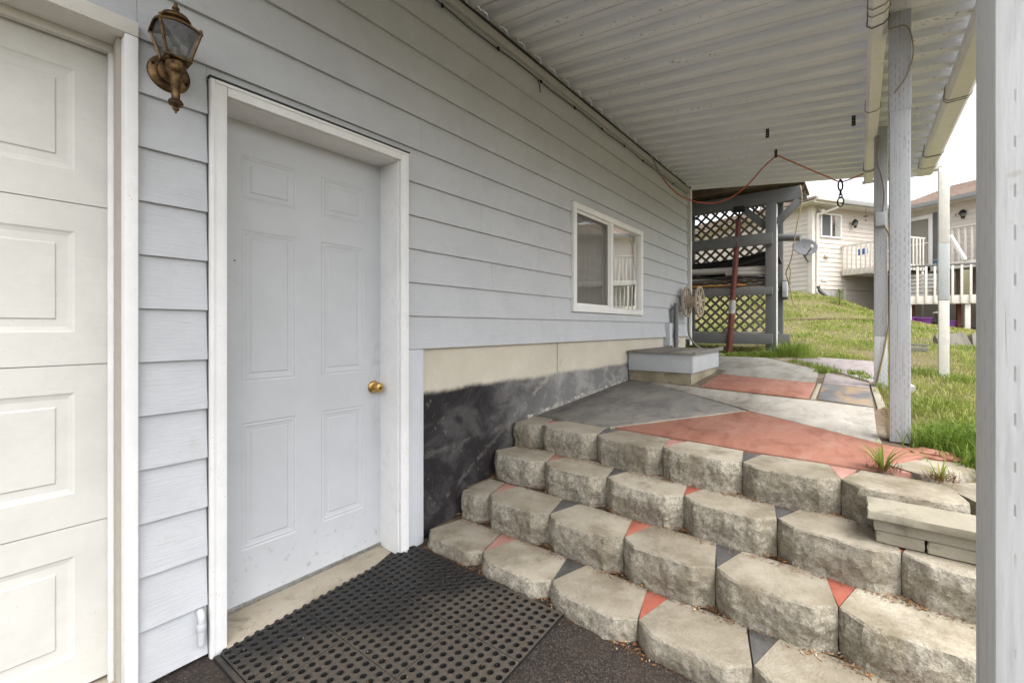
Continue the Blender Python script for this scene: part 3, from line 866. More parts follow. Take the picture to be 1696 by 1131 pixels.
# ------------------------------------------------------------------ steps of split-face blocks
steps = empty('steps', (2.0, .7, 0), 'four rising rows of split face concrete wall blocks with red and black painted mortar wedges', 'steps')
ROW_Z = [.10, .255, .405, .56]
ROWS = [
    ([(1.655, 1.885), (1.662, 1.492), (1.654, 1.075), (1.640, .672), (1.650, .279), (1.650, -.125), (1.650, -.53)], 1),
    ([(1.935, 1.862), (1.942, 1.690), (1.938, 1.272), (1.925, .856), (1.917, .458), (1.908, .058), (1.905, -.345), (1.905, -.75)], .43),
    ([(2.245, 1.905), (2.246, 1.507), (2.231, 1.091), (2.209, .673), (2.190, .277), (2.140, -.120), (2.13, -.52)], 1),
    ([(2.500, 1.906), (2.503, 1.697), (2.488, 1.281), (2.450, .859), (2.416, .455), (2.420, .064), (2.385, -.329)], .5),
]
def block_mesh(name, w, h, seed, cutleft=False, parent=None, amp=1.0, place_at=(0, 0, 0), dirx=(1, 0), nseg=54, nh=16):
    """front towards -x; top at z=0; y from -w/2 to w/2"""
    rg = random.Random(seed)
    W = w/2-.002
    if cutleft:
        path = [(0, -W), (-.058, -W+.068), (-.060, W-.01), (-.045, W)]
        back = [(.21, W), (.21, -W+.052)]
    else:
        path = [(0, -W), (-.060, -W+.070), (-.060, W-.070), (0, W)]
        back = [(.212, W-.052), (.212, -W+.052)]
    P = [Vector((a, b, 0)) for a, b in path]
    lens = [(P[i+1]-P[i]).length for i in range(3)]
    tot = sum(lens)
    pts = []
    for i in range(nseg+1):
        d = tot*i/nseg
        k = 0
        while k < 2 and d > lens[k]: d -= lens[k]; k += 1
        p = P[k].lerp(P[k+1], min(1, d/lens[k]))
        nrm = Vector((P[k+1].y-P[k].y, -(P[k+1].x-P[k].x), 0)).normalized()*-1
        pts.append((p, nrm, min(i, nseg-i)/nseg))
    off = Vector((seed*3.7, seed*1.3, seed*.7))
    vs, fs = [], []
    for j in range(nh+1):
        tz = j/nh
        z = -h*tz
        for p, nrm, e in pts:
            q = Vector((p.x, p.y, z))
            n1 = mnoise.fractal(q*13+off, 1.0, 2.1, 4)
            n2 = mnoise.fractal(q*48+off, .9, 2.2, 3)
            rz = mnoise.ridged_multi_fractal(q*26+off, .9, 2.1, 3, 1, 2)*.25
            lo = .3+.7*min(1, tz*4)
            ed = min(1, e*14)
            a = amp*(.011*n1+.0050*n2+.0035*rz+.010*math.sin(min(1, tz*1.3)*math.pi))*lo*(.25+.75*ed)
            if j == 0: z_ = -.0060+.0025*n2
            else: z_ = z
            v = q + nrm*a
            if nrm.x > 0: v = q - nrm*a
            vs.append((v.x, v.y, z_))
    n = nseg+1
    for j in range(nh):
        for i in range(nseg):
            fs.append((j*n+i, (j+1)*n+i, (j+1)*n+i+1, j*n+i+1))
    b0 = len(vs)
    # rim of the flat top, a little back from the broken edge
    for p, nrm, e in pts:
        q = Vector((p.x, p.y, 0)); sgn = -1 if nrm.x > 0 else 1
        v = q - nrm*sgn*(.0085+.003*mnoise.noise(q*60+off))*min(1, .2+e*14)
        vs.append((v.x, v.y, .0))
    for i in range(nseg):
        fs.append((b0+i, i, i+1, b0+i+1))
    b1 = len(vs)
    for (x, y) in back: vs.append((x, y, 0))
    for (x, y) in back: vs.append((x, y, -h))
    fs.append(tuple(range(b0, b0+n)) + (b1, b1+1))
    last = nh*n
    fs.append((b0+n-1, n-1) + tuple(j*n+n-1 for j in range(1, nh+1)) + (b1+2, b1))
    fs.append((b1+1, b1+3) + tuple(j*n for j in range(nh, -1, -1)) + (b0,))
    fs.append((b1, b1+2, b1+3, b1+1))
    # orient
    ca, sa_ = dirx
    px, py, pz = place_at
    vw = [(px + x*ca - y*sa_, py + x*sa_ + y*ca, pz + z) for x, y, z in vs]
    bm = bmesh.new()
    bv = [bm.verts.new(v) for v in vw]
    for f in fs:
        try: bm.faces.new([bv[i] for i in f])
        except ValueError: pass
    return from_bm(name, bm, M['block'], parent, smooth=True, sharp=28)

seed = 1
tri_cols = {0: ['pinkwedge', 'blackwedge', 'redwedge', 'blackwedge', 'redwedge'], 1: ['pinkwedge', 'blackwedge', 'redwedge', 'blackwedge', 'redwedge', 'blackwedge'],
            2: ['pinkwedge', 'blackwedge', 'redwedge', 'blackwedge', 'redwedge'], 3: ['pinkwedge', 'blackwedge', 'pinkwedge', 'blackwedge', 'pinkwedge']}
for r, (js, first) in enumerate(ROWS):
    z = ROW_Z[r]
    for i in range(len(js)-1):
        (xa, ya), (xb, yb) = js[i], js[i+1]
        w = math.hypot(xa-xb, ya-yb)
        cx, cy = (xa+xb)/2, (ya+yb)/2
        ang = math.atan2(xb-xa, ya-yb)
        jz = random.uniform(-.0025, .0025)
        block_mesh('stone_block', w, .165 if r else .17, seed, cutleft=(i == 0 and first < 1), parent=steps, place_at=(cx, cy, z+jz), dirx=(math.cos(ang), math.sin(ang)))
        seed += 1
    for i in range(1, len(js)-1):
        x, y = js[i]
        prism('mortar_wedge', [(x+.012, y), (x+.214, y-.053), (x+.214, y+.053)], z-.05, lambda X, Y, z=z: z-.005, M[tri_cols[r][(i-1) % len(tri_cols[r])]], steps, .002)
    # bedding behind and below the row, hidden in the joints
    (x0, y0), (x1, y1) = js[0], js[-1]
    prism('bedding', [(x0+.05, 1.916), (x1+.05, y1+.05), (x1+.30, y1+.05), (x0+.30, 1.916)], z-.17, z-.02, M['soil'], steps)
# end blocks that turn the corner at the lawn
block_mesh('stone_block', .40, .16, 41, parent=steps, place_at=(2.83, -.305, .572), dirx=(math.cos(R(62)), math.sin(R(62))))
block_mesh('stone_block', .38, .16, 42, parent=steps, place_at=(2.55, -.50, .552), dirx=(math.cos(R(38)), math.sin(R(38))))
prism('mortar_wedge', [(2.66, -.06), (2.70, -.30), (2.76, -.29), (2.74, -.09)], .50, lambda X, Y: .566, M['pinkwedge'], steps, .002)
# lumpy red painted concrete end by the post
bm = bmesh.new()
bmesh.ops.create_icosphere(bm, subdivisions=4, radius=1)
for v in bm.verts:
    n = mnoise.fractal(v.co*2.2+Vector((5, 1, 2)), 1, 2, 4)
    v.co = Vector((3.06+v.co.x*.07*(1+n*.3), -.285+v.co.y*.12*(1+n*.3), .575+v.co.z*.03*(1+n*.4)))
from_bm('mortar_end', bm, M['red'], steps, smooth=True)

# low stack of thin pavers on the third row
wallet = empty('paver_stack', (2.24, -.35, .41), 'low stack of thin tan concrete pavers with overhanging cap on the steps', 'pavers')
def paver(x0, x1, y0, y1, z0, z1, rot=0, nm='paver'):
    bm = bmesh.new()
    bm_box(bm, x0, x1, y0, y1, z0, z1)
    bmesh.ops.bevel(bm, geom=list(bm.edges), offset=.003, segments=1, affect='EDGES')
    bmesh.ops.subdivide_edges(bm, edges=[e for e in bm.edges if e.calc_length() > .03], cuts=9, use_grid_fill=True)
    for v in bm.verts:
        v.co += Vector((mnoise.noise(v.co*70), mnoise.noise(v.co*70+Vector((9, 0, 0))), mnoise.noise(v.co*70+Vector((0, 9, 0)))*.5))*.0034
    return from_bm(nm, bm, M['paver'], wallet, smooth=True, sharp=40)
paver(2.175, 2.325, -.185, -.048, .409, .4545); paver(2.173, 2.325, -.52, -.192, .409, .4545)
paver(2.168, 2.325, -.40, -.042, .456, .5005); paver(2.168, 2.325, -.72, -.405, .456, .5005)
paver(2.140, 2.328, -.44, -.022, .502, .5335, nm='cap_stone'); paver(2.140, 2.328, -.86, -.445, .502, .5335, nm='cap_stone')
paver(2.173, 2.325, -.80, -.526, .409, .4545)

# ------------------------------------------------------------------ rubber mat of nine perforated tiles
mat_o = empty('rubber_mat', (.617, 1.853, drive_z(.617, 1.853)), 'black perforated rubber doormat of nine square tiles at the door', 'doormat')
MA = R(1.9)
PIT, TILE, NSEG = .0381, .3048, 16
def tile_data():
    vs, fs = [], []
    for i in range(8):
        for j in range(8):
            cx, cy = (i+.5)*PIT, -(j+.5)*PIT
            b = len(vs)
            rings = []
            hw = PIT/2 - (0 if 1 else 0)
            def ring(f):
                st = len(vs)
                for k in range(NSEG):
                    a = 2*math.pi*k/NSEG
                    vs.append(f(a))
                rings.append(st)
            def sq(a):
                ca, sa = math.cos(a), math.sin(a); m = max(abs(ca), abs(sa))
                e = hw
                return (cx+ca/m*e, cy+sa/m*e, .0145)
            ring(sq)
            for r, z in ((.0162, .0146), (.0152, .0160), (.0130, .0160), (.0118, .0146), (.0114, .0005)):
                ring(lambda a, r=r, z=z: (cx+r*math.cos(a), cy+r*math.sin(a), z))
            for p, q in zip(rings, rings[1:]):
                for k in range(NSEG):
                    fs.append((p+k, p+(k+1) % NSEG, q+(k+1) % NSEG, q+k))
    # outer wall of the tile with a fine chamfer, leaving a visible seam between tiles
    T = TILE
    o = len(vs)
    for z, e in ((.0145, 0), (.010, .0016), (0, .0018)):
        for x, y in ((0, 0), (T, 0), (T, -T), (0, -T)):
            vs.append((x+(e if x else -e)*-1, y+(-e if y == 0 else e), z))
    for l in range(2):
        for k in range(4):
            fs.append((o+l*4+k, o+l*4+(k+1) % 4, o+(l+1)*4+(k+1) % 4, o+(l+1)*4+k))
    return vs, fs
tv, tf = tile_data()
def mat_world(x, y, z):
    X = .617 + x*math.cos(MA) - y*math.sin(MA); Y = 1.853 + x*math.sin(MA) + y*math.cos(MA)
    return (X, Y, drive_z(X, Y) + .003 + z)
base = [mat_world(*v) for v in tv]
t0 = mk('tile', base, tf, M['rubber'], mat_o, smooth=True, sharp=30)
c0 = WLOC[t0]
for i in range(3):
    for j in range(3):
        if i == j == 0: continue
        a, b = Vector(mat_world(0, 0, 0)), Vector(mat_world(i*(TILE+.0022), -j*(TILE+.0022), 0))
        again(t0, c0 + (b-a), mat_o)
# connector knobs along the wall edge and a tapered edge strip
vs, fs = [], []
for k in range(24):
    x = (k+.5)*PIT+.003*(k//8)
    s = len(vs)
    for l, (r, z) in enumerate(((.0105, 0), (.010, .011), (.007, .0140), (.002, .0148))):
        for m in range(12):
            a = 2*math.pi*m/12
            vs.append(mat_world(x+r*math.cos(a), .006+r*math.sin(a), z))
    for l in range(3):
        for m in range(12):
            fs.append((s+l*12+m, s+l*12+(m+1) % 12, s+(l+1)*12+(m+1) % 12, s+(l+1)*12+m))
    fs.append(tuple(s+36+m for m in range(12)))
mk('edge_knobs', vs, fs, M['rubber'], mat_o, smooth=True)
E2 = 3*TILE+.0044
prism('edge_strip', [mat_world(-.020, .004, 0)[:2], mat_world(-.0005, .004, 0)[:2], mat_world(-.0005, -E2, 0)[:2], mat_world(-.020, -E2, 0)[:2]],
      lambda x, y: drive_z(x, y)+.001, lambda x, y: drive_z(x, y)+.0150, M['rubber'], mat_o, .003)
prism('edge_strip', [mat_world(E2+.0005, .004, 0)[:2], mat_world(E2+.012, .004, 0)[:2], mat_world(E2+.012, -E2, 0)[:2], mat_world(E2+.0005, -E2, 0)[:2]],
      lambda x, y: drive_z(x, y)+.001, lambda x, y: drive_z(x, y)+.0145, M['rubber'], mat_o, .003)

# ------------------------------------------------------------------ patio cover: corrugated roof, gutters
def roof_z(y): return 3.2 + .116*(y-1.9)
cover = empty('patio_cover', (3.5, .8, 2.9), 'off white corrugated metal patio roof with peeling flecks seen from below', 'roof')
RX0, RX1 = -.45, 6.42  # near end extended out of view past the near post to even the light
def roof_sheet(x0, x1, y0, y1, drop=0):
    prof = []
    x = x0
    k = round((x0-RX0)/.2)
    while x < x1-1e-6:
        for dx, dz in ((0, 0), (.056, 0), (.066, .038), (.112, .038), (.117, .029), (.133, .029), (.138, .038), (.188, .038), (.198, 0)):
            if x+dx <= x1+.03: prof.append((x+dx, dz))
        x += .2
    prof += [(x, 0), (x+.05, 0)]
    ys = [y0+(y1-y0)*t/6 for t in range(7)]
    vs = [(px, y, roof_z(y)+dz-drop) for y in ys for px, dz in prof]
    n = len(prof)
    fs = [(j*n+i, j*n+i+1, (j+1)*n+i+1, (j+1)*n+i) for j in range(6) for i in range(n-1)]
    o = mk('roof_panel', vs, fs, M['ceiling'], cover)
    sm = o.modifiers.new('thickness', 'SOLIDIFY'); sm.thickness = .0012; sm.offset = 1
    return o
xs = [RX0, .55, 1.55, 2.55, 3.55, 4.55, 5.55, RX1]
for i, (a, b) in enumerate(zip(xs, xs[1:])):
    roof_sheet(a, b, 1.882, -.085, .0015*(i % 2))
    roof_sheet(a, b, -.075, -.545, .012+.0015*(i % 2))
box('ledger', RX0, X_END-.003, 1.862, 1.8875, 3.100, 3.155, M['ledger'], cover, .003)
box('ledger_flashing', RX0, X_END-.003, 1.858, 1.886, 3.157, 3.168, M['wireblack'], cover, .002)
box('closure_strip', RX0, X_END-.003, 1.8832, 1.8870, 3.1565, 3.34, M['ledger'], cover, 0)  # added to block light leaking through the rib gaps at the wall
def gutter(y0, y1, zb, zt, x0, x1, skew):
    # closed box gutter, slightly wider at its top
    vs = []
    sec = [(y0-skew, zt), (y0, zb+.02), (y0-.02, zb), (y1+.02, zb), (y1, zb+.02), (y1+skew*.3, zt)]
    for x in (x0, x1): vs += [(x, y, z) for y, z in sec]
    fs = [tuple(range(6))[::-1], tuple(range(6, 12))] + [(i, (i+1) % 6, (i+1) % 6+6, i+6) for i in range(6)]
    return mk('gutter', vs, fs, M['gutter'], cover), sec
def strap(par, sec, x, m, r=.0028, grow=.005):
    cy = sum(p[0] for p in sec)/6; cz = sum(p[1] for p in sec)/6
    pts = []
    for i in range(6):
        y, z = sec[i]
        dy, dz = y-cy, z-cz
        L = math.hypot(dy, dz)
        pts.append((x+.012*math.sin(i*1.3), y+dy/L*grow, z+dz/L*grow))
    tube('strap', pts, r, m, par, 6, closed=True)
g1, s1 = gutter(-.035, -.120, 2.868, 2.965, RX0, 6.45, .004)
for x, m in ((2.95, 'wiregrey'), (3.02, 'wiregrey'), (3.13, 'iron'), (4.35, 'wiregrey'), (5.95, 'iron'), (6.0, 'iron'), (1.6, 'iron')):
    strap(g1, s1, x, M[m])
box('end_lip', 6.452, 6.47, -.132, -.022, 2.860, 2.892, M['gutter'], g1, .004)
g2, s2 = gutter(-.468, -.60, 2.805, 2.91, RX0, 6.30, .006)
for x in (4.3, 4.34, 5.6, 5.62, 6.0):
    strap(g2, s2, x, M['wiregrey'])
box('end_flashing', 6.38, 6.43, -.55, -.135, 2.845, 2.885, M['gutter'], cover, .004)
ds = empty('downspout', (6.2, -.66, .68), parent=cover)
tube('elbow', [(6.2, -.53, 2.845), (6.2, -.565, 2.86), (6.2, -.60, 2.85), (6.2, -.655, 2.842)], .040, M['creamds'], ds, 8)
box('spout', 6.165, 6.235, -.705, -.625, 2.07, 2.86, M['creamds'], ds, .006)
box('spout_patch', 6.163, 6.237, -.707, -.623, 1.50, 2.0695, M['greyds'], ds, .006)
box('spout', 6.166, 6.234, -.704, -.626, .69, 1.4995, M['creamds'], ds, .006)
lathe('foot', [(.05, 0), (.055, .02), (.045, .06), (.040, .075)], (6.2, -.665, .655), M['concseam'], ds, 'z', 10)

# ------------------------------------------------------------------ posts
def post(x0, y0, z0, z1, w, mat, label, lower=None):
    p = empty('support_post', (x0+w/2, y0-w/2, z0), label, 'post', 'painted wooden posts of the patio cover')
    if lower:
        box('lower_shaft', x0, x0+w, y0-w, y0, z0, lower, M['post_pale'], p, .005)
        box('shaft', x0-.001, x0+w+.001, y0-w-.001, y0+.001, lower+.0005, z1, mat, p, .005)
    else:
        box('shaft', x0, x0+w, y0-w, y0, z0, z1, mat, p, .005)
    return p
pd = post(.617, -.101, drive_z(.617, -.1)-.01, 2.94, .089, M['post_near'], 'nearest pale grey post cut off by the right edge of the picture')
pa = post(3.20, -.129, patio_z(3.2)-.004, 2.965, .0875, M['post'], 'grey post standing at the lawn end of the top step row')
box('splice_block', 3.198, 3.2895, -.2185, -.127, 2.40, 2.962, M['post'], pa, .004)
pb = post(4.95, -.098, patio_z(4.95)-.02, 2.965, .0875, M['post'], 'grey post further back carrying the small junction box', lower=1.15)
jb = empty('junction_box', (4.945, -.14, 2.18), 'small grey junction box with loose cable on the back post', 'junction box')
box('body', 4.895, 4.947, -.175, -.100, 2.085, 2.205, M['boxgrey'], jb, .004)
box('cover_plate', 4.889, 4.8945, -.170, -.105, 2.092, 2.198, M['boxgrey'], jb, .002)
tube('cable', spline([(4.93, -.125, 2.87), (4.92, -.12, 2.66), (4.92, -.15, 2.50), (4.92, -.165, 2.35), (4.92, -.155, 2.2)], 7), .009, M['wiregrey'], jb, 8)
tube('cable', spline([(4.93, -.16, 2.09), (4.93, -.19, 2.03), (4.935, -.2, 1.9), (4.93, -.195, 1.3), (4.935, -.18, 1.15), (4.93, -.155, .98), (4.94, -.125, .80), (4.95, -.11, .71)], 7), .007, M['ochre'], jb, 8)

# wire twisted round the near post's head
tw = tube('wire_loop', spline([(3.19, -.125, 2.86), (3.185, -.20, 2.84), (3.19, -.225, 2.70), (3.19, -.20, 2.58), (3.188, -.15, 2.50)], 8), .003, M['ochre'])
tag(tw, 'thin brown wire looped round the head of the near grey post', 'wire')

# ------------------------------------------------------------------ hooks, cord and chain under the roof
def hook(x, y, label):
    z = roof_z(y)
    h = empty('ceiling_hook', (x, y, z), label, 'hook', 'dark hooks under the patio roof')
    box('strap', x-.003, x+.003, y-.013, y+.013, z-.085, z-.001, M['iron'], h, .001)
    box('foot', x-.024, x-.0032, y-.013, y+.013, z-.085, z-.079, M['iron'], h, .001)
    for q in (.02, .045, .068):
        lathe('rivet', [(0, -.006), (.004, -.005), (.005, 0)], (x-.0032, y, z-q), M['steel'], h, 'x', 8)
hook(4.67, .67, 'dark hook under the roof left of and above the orange cord peak')
hook(4.65, .04, 'dark hook under the roof close beside the white gutter')
hook(5.27, .68, 'dark hook holding the peak of the orange cord')
oc = empty('extension_cord', (5.3, .7, 2.6), 'orange extension cord swagged from wall to hook to gutter under the roof', 'cord')
tube('grey_end', spline([(4.86, 1.84, 3.14), (4.83, 1.80, 3.08), (4.86, 1.76, 2.96), (4.88, 1.72, 2.88)], 6), .0075, M['wiregrey'], oc, 8)
tube('cord', spline([(4.88, 1.72, 2.885), (4.90, 1.62, 2.74), (4.94, 1.48, 2.62), (5.03, 1.28, 2.555), (5.10, 1.10, 2.585), (5.17, .93, 2.71), (5.22, .80, 2.87), (5.255, .705, 2.965), (5.27, .66, 2.985),
                     (5.36, .60, 2.965), (5.6, .46, 2.92), (5.9, .29, 2.87), (6.13, .17, 2.845), (6.1, .05, 2.855), (6.02, -.03, 2.862)], 8), .0072, M['orange'], oc, 8)
ch = empty('hanging_chain', (6.13, .17, 2.85), 'dark snap hook and chain links hanging from the cord at the roof end', 'chain')
tube('snap_hook', spline([(6.13, .17, 2.87), (6.13, .155, 2.84), (6.13, .150, 2.78), (6.13, .165, 2.745), (6.13, .185, 2.77), (6.13, .188, 2.83), (6.13, .17, 2.87)], 5), .0085, M['iron'], ch, 8)
def link(cz, ry, rz, yaw, r):
    pts = []
    for k in range(20):
        a = 2*math.pi*k/20
        y, z = ry*math.cos(a), rz*math.sin(a)
        pts.append((6.13 + y*math.sin(yaw), .168 + y*math.cos(yaw), cz+z))
    tube('link', pts, r, M['iron'], ch, 8, closed=True)
link(2.725, .016, .03, 1.2, .006); link(2.685, .014, .026, .1, .006); link(2.622, .028, .052, .25, .0075)

# cables along the ledger
cb = empty('wall_cable', (4, 1.86, 3.07), 'thin black cable stapled along the top of the siding', 'cable')
rs = random.Random(3)
tube('cable', [(1.4+i*.1, 1.884, 3.066+.006*math.sin(i*.7)+rs.uniform(-.002, .002)) for i in range(50)], .0042, M['wireblack'], cb, 6)
tube('cable', [(RX0+i*.2, 1.853, 3.160+.002*math.sin(i)) for i in range(34)], .0055, M['wireblack'], cb, 6)
tube('loose_end', spline([(2.70, 1.88, 3.066), (2.715, 1.876, 3.03), (2.73, 1.876, 2.975)], 4), .0042, M['wireblack'], cb, 6)
for i in range(9):
    x = 1.75+i*.5
    box('staple', x-.008, x+.008, 1.878, 1.890, 3.058, 3.078, M['iron'], cb, .001)
pipe = tube('corner_pipe', [(X_END+.0, 1.855, .98), (X_END+.0, 1.855, 2.0), (X_END+.0, 1.855, 3.16)], .016, M['vinyl'], None, 10)
tag(pipe, 'slim white vertical pipe at the far corner of the siding', 'pipe')

# ------------------------------------------------------------------ wall lantern
ln = empty('wall_lantern', (.465, 1.79, 1.94), 'aged brass carriage lantern with smoky glass above the doorway corner', 'lantern')
LX, LY = .466, 1.787
lathe('back_plate', [(0, -.030), (.022, -.029), (.036, -.024), (.040, -.014), (.055, -.012), (.061, -.007), (.062, 0)], (.474, 1.894, 2.100), M['bronze'], ln, 'y', 36)
for dx, dz in ((-.048, .018), (.048, -.018)):
    lathe('screw', [(0, -.019), (.004, -.018), (.005, -.013)], (.474+dx, 1.894, 2.100+dz), M['iron'], ln, 'y', 10)
tube('arm', spline([(.474, 1.868, 2.10), (.470, 1.84, 2.082), (LX, 1.81, 2.066), (LX, LY+.005, 2.060)], 5), .0115, M['bronze'], ln, 12)
lathe('stem', [(0, 1.931), (.0035, 1.934), (.004, 1.939), (.009, 1.943), (.010, 1.948), (.006, 1.952), (.019, 1.958), (.0215, 1.966), (.018, 1.974), (.0115, 1.978), (.0125, 2.01), (.0165, 2.05), (.0185, 2.062),
               (.024, 2.066), (.0275, 2.074), (.0275, 2.098), (.022, 2.102), (.0, 2.103)], (LX, LY, 0), M['bronze'], ln, 'z', 28)
Zb, Zt, hb, ht = 2.108, 2.197, .032, .055
box('base_plate', LX-hb-.006, LX+hb+.006, LY-hb-.006, LY+hb+.006, Zb-.006, Zb, M['bronze'], ln, .0015)
cr = [(-1, -1), (1, -1), (1, 1), (-1, 1)]
for k in range(4):
    a, b = cr[k], cr[(k+1) % 4]
    p = (LX+a[0]*hb, LY+a[1]*hb, Zb); q = (LX+a[0]*ht, LY+a[1]*ht, Zt)
    beam('corner_bar', p, q, .007, .007, M['bronze'], ln, .001)
    lathe('nut', [(0, .012), (.004, .011), (.0052, .006), (.004, .002), (.003, -.004)], (q[0]*1.0, q[1], Zt+.004), M['bronze'], ln, 'z', 10)
    lathe('nut', [(0, -.010), (.004, -.009), (.005, -.004), (.003, .0)], (LX+a[0]*hb*.9, LY+a[1]*hb*.9, Zb-.006), M['bronze'], ln, 'z', 10)
    # glass pane with arched head
    n = 8
    gp = [(LX+(a[0]*hb), LY+(a[1]*hb), Zb), (LX+b[0]*hb, LY+b[1]*hb, Zb)]
    top = []
    for i in range(n+1):
        f = i/n
        top.append((LX+(b[0]+(a[0]-b[0])*f)*ht, LY+(b[1]+(a[1]-b[1])*f)*ht, Zt+.016*math.sin(math.pi*f)))
    mk('glass_pane', gp+top, [tuple(range(2+n+1))], M['lampglass'], ln)
    # curved eave
    vs, fs = [], []
    for i in range(n+1):
        x, y, z = top[i]
        ox, oy = (x-LX)*1.10, (y-LY)*1.10
        vs += [(LX+ox, LY+oy, z-.004), (LX+ox, LY+oy, z+.003), (LX+(x-LX)*.97, LY+(y-LY)*.97, z+.004)]
    for i in range(n):
        fs += [(i*3, i*3+3, i*3+4, i*3+1), (i*3+1, i*3+4, i*3+5, i*3+2)]
    # roof panel from eave to the collar
    m0 = len(vs)
    for i in range(n+1):
        f = i/n
        x, y, z = top[i]
        ang = math.atan2(y-LY, x-LX)
        vs.append((LX+.027*math.cos(ang), LY+.027*math.sin(ang), 2.232))
    for i in range(n):
        fs.append((i*3+2, i*3+5, m0+i+1, m0+i))
    mk('eave', vs, fs, M['bronze'], ln, smooth=True)
lathe('cap', [(.026, 2.228), (.030, 2.234), (.041, 2.238), (.0425, 2.242), (.036, 2.252), (.020, 2.262), (.008, 2.266), (.007, 2.272), (.011, 2.277), (.010, 2.282), (.005, 2.285), (.006, 2.290), (.004, 2.296), (0, 2.298)], (LX, LY, 0), M['bronze'], ln, 'z', 32)
lathe('socket', [(.012, 2.11), (.013, 2.145), (.010, 2.146)], (LX, LY, 0), M['steel'], ln, 'z', 14)
lathe('bulb', [(.009, 2.147), (.012, 2.158), (.018, 2.176), (.017, 2.19), (.009, 2.2), (0, 2.202)], (LX, LY, 0), M['lampglass'], ln, 'z', 18)

# ------------------------------------------------------------------ crawl space hatch box
M['curbmat'] = f_paint_conc('stained_curb', (.27, .235, .16), (.15, .125, .08), .8, .9, (.34, .31, .24))
hb_ = empty('hatch_box', (4.9, 1.58, .67), 'low grey painted wooden box with flat lid against the foundation', 'hatch')
HX0, HX1, HY0, HY1 = 4.40, 5.39, 1.258, 1.905
prism('lid', [(HX0-.035, HY0-.035), (HX1+.035, HY0-.035), (HX1+.035, HY1), (HX0-.035, HY1)], .966, .986, M['weathered'], hb_, .004)
prism('lid_lip', [(HX0-.033, HY0-.037), (HX1+.06, HY0-.037), (HX1+.06, HY0-.0355), (HX0-.033, HY0-.0355)], .968, lambda x, y: .988+max(0, x-5.38)*.35, M['steel'], hb_)
box('side_board', HX0, HX0+.02, HY0+.0, HY1, .782, .9655, M['hatch'], hb_, .002)
box('side_board', HX0+.0205, HX1, HY0-.001, HY0+.02, .784, .9655, M['hatch'], hb_, .002)
box('side_board', HX1-.02, HX1, HY0+.021, HY1, .784, .9655, M['hatch'], hb_, .002)
prism('curb', [(HX0+.018, HY0+.018), (HX1-.03, HY0+.018), (HX1-.03, HY1), (HX0+.018, HY1)], .60, .783, M['curbmat'], hb_, .004)

# ------------------------------------------------------------------ pipes and hose reel at the far end of the wall
cp = empty('conduit', (5.7, 1.83, .97), 'bundle of dark grey plastic conduits strapped to the wall', 'pipe')
for dx, dy, r, zt in ((0, 0, .030, 1.535), (-.055, .035, .012, 1.46), (.05, .02, .026, 1.50)):
    tube('conduit_tube', [(5.70+dx, 1.835+dy, .80), (5.70+dx, 1.835+dy, 1.3), (5.70+dx, 1.835+dy, zt)], r, M['pvcgrey'], cp, 14)
for z in (1.05, 1.2, 1.38):
    tube('strap', [(5.70+.064*math.cos(a)+.012, 1.838+.040*math.sin(a), z) for a in np.linspace(0, 2*math.pi, 16, endpoint=False)], .004, M['steel'], cp, 6, closed=True)
box('end_block', 5.50, 5.60, 1.845, 1.918, 1.00, 1.28, M['trim_grey'], cp, .003)
box('spigot', 5.78, 5.83, 1.80, 1.85, 1.47, 1.50, M['steel'], cp, .006)
hr = empty('hose_reel', (6.08, 1.76, 1.4), 'tan plastic hose reel with two spoked discs on the wall corner', 'hose reel')
def reel_disc(y):
    vs, fs = [], []
    bm = bmesh.new()
    c = Vector((6.10, y, 1.565))
    def ringpart(r0, r1, t, n=40):
        ring = []
        for k in range(n):
            a = 2*math.pi*k/n
            ring.append([bm.verts.new(c+Vector((r*math.cos(a), yy, r*math.sin(a)))) for r, yy in ((r0, -t), (r1, -t), (r1, t), (r0, t))])
        for k in range(n):
            A, B = ring[k], ring[(k+1) % n]
            for i in range(4): bm.faces.new([A[i], B[i], B[(i+1) % 4], A[(i+1) % 4]])
    ringpart(.180, .205, .011); ringpart(.012, .070, .008)
    for k in range(8):
        a = 2*math.pi*k/8+.2
        d = Vector((math.cos(a), 0, math.sin(a))); s = Vector((-d.z, 0, d.x))
        Mx = Matrix(((d.x, 0, s.x, c.x), (0, 1, 0, c.y), (d.z, 0, s.z, c.z), (0, 0, 0, 1)))
        bm_box(bm, .065, .185, -.006, .006, -.013, .013, Mx)
    return from_bm('disc', bm, M['reel'], hr, smooth=True)
reel_disc(1.815); reel_disc(1.655)
lathe('drum', [(.072, 0), (.068, .01), (.066, .07), (.068, .14), (.072, .15)], (6.10, 1.66, 1.565), M['reel'], hr, 'y', 28)
tube('axle', [(6.10, 1.64, 1.565), (6.10, 1.89, 1.565)], .012, M['steel'], hr, 10)
box('bracket', 6.05, 6.15, 1.87, 1.892, 1.44, 1.69, M['steel'], hr, .004)
tube('hose', spline([(6.10, 1.80, 1.50), (6.20, 1.83, 1.30), (6.22, 1.82, 1.12), (6.26, 1.74, .98), (6.35, 1.60, .90), (6.55, 1.48, .855)], 8), .012, M['hose'], hr, 8)

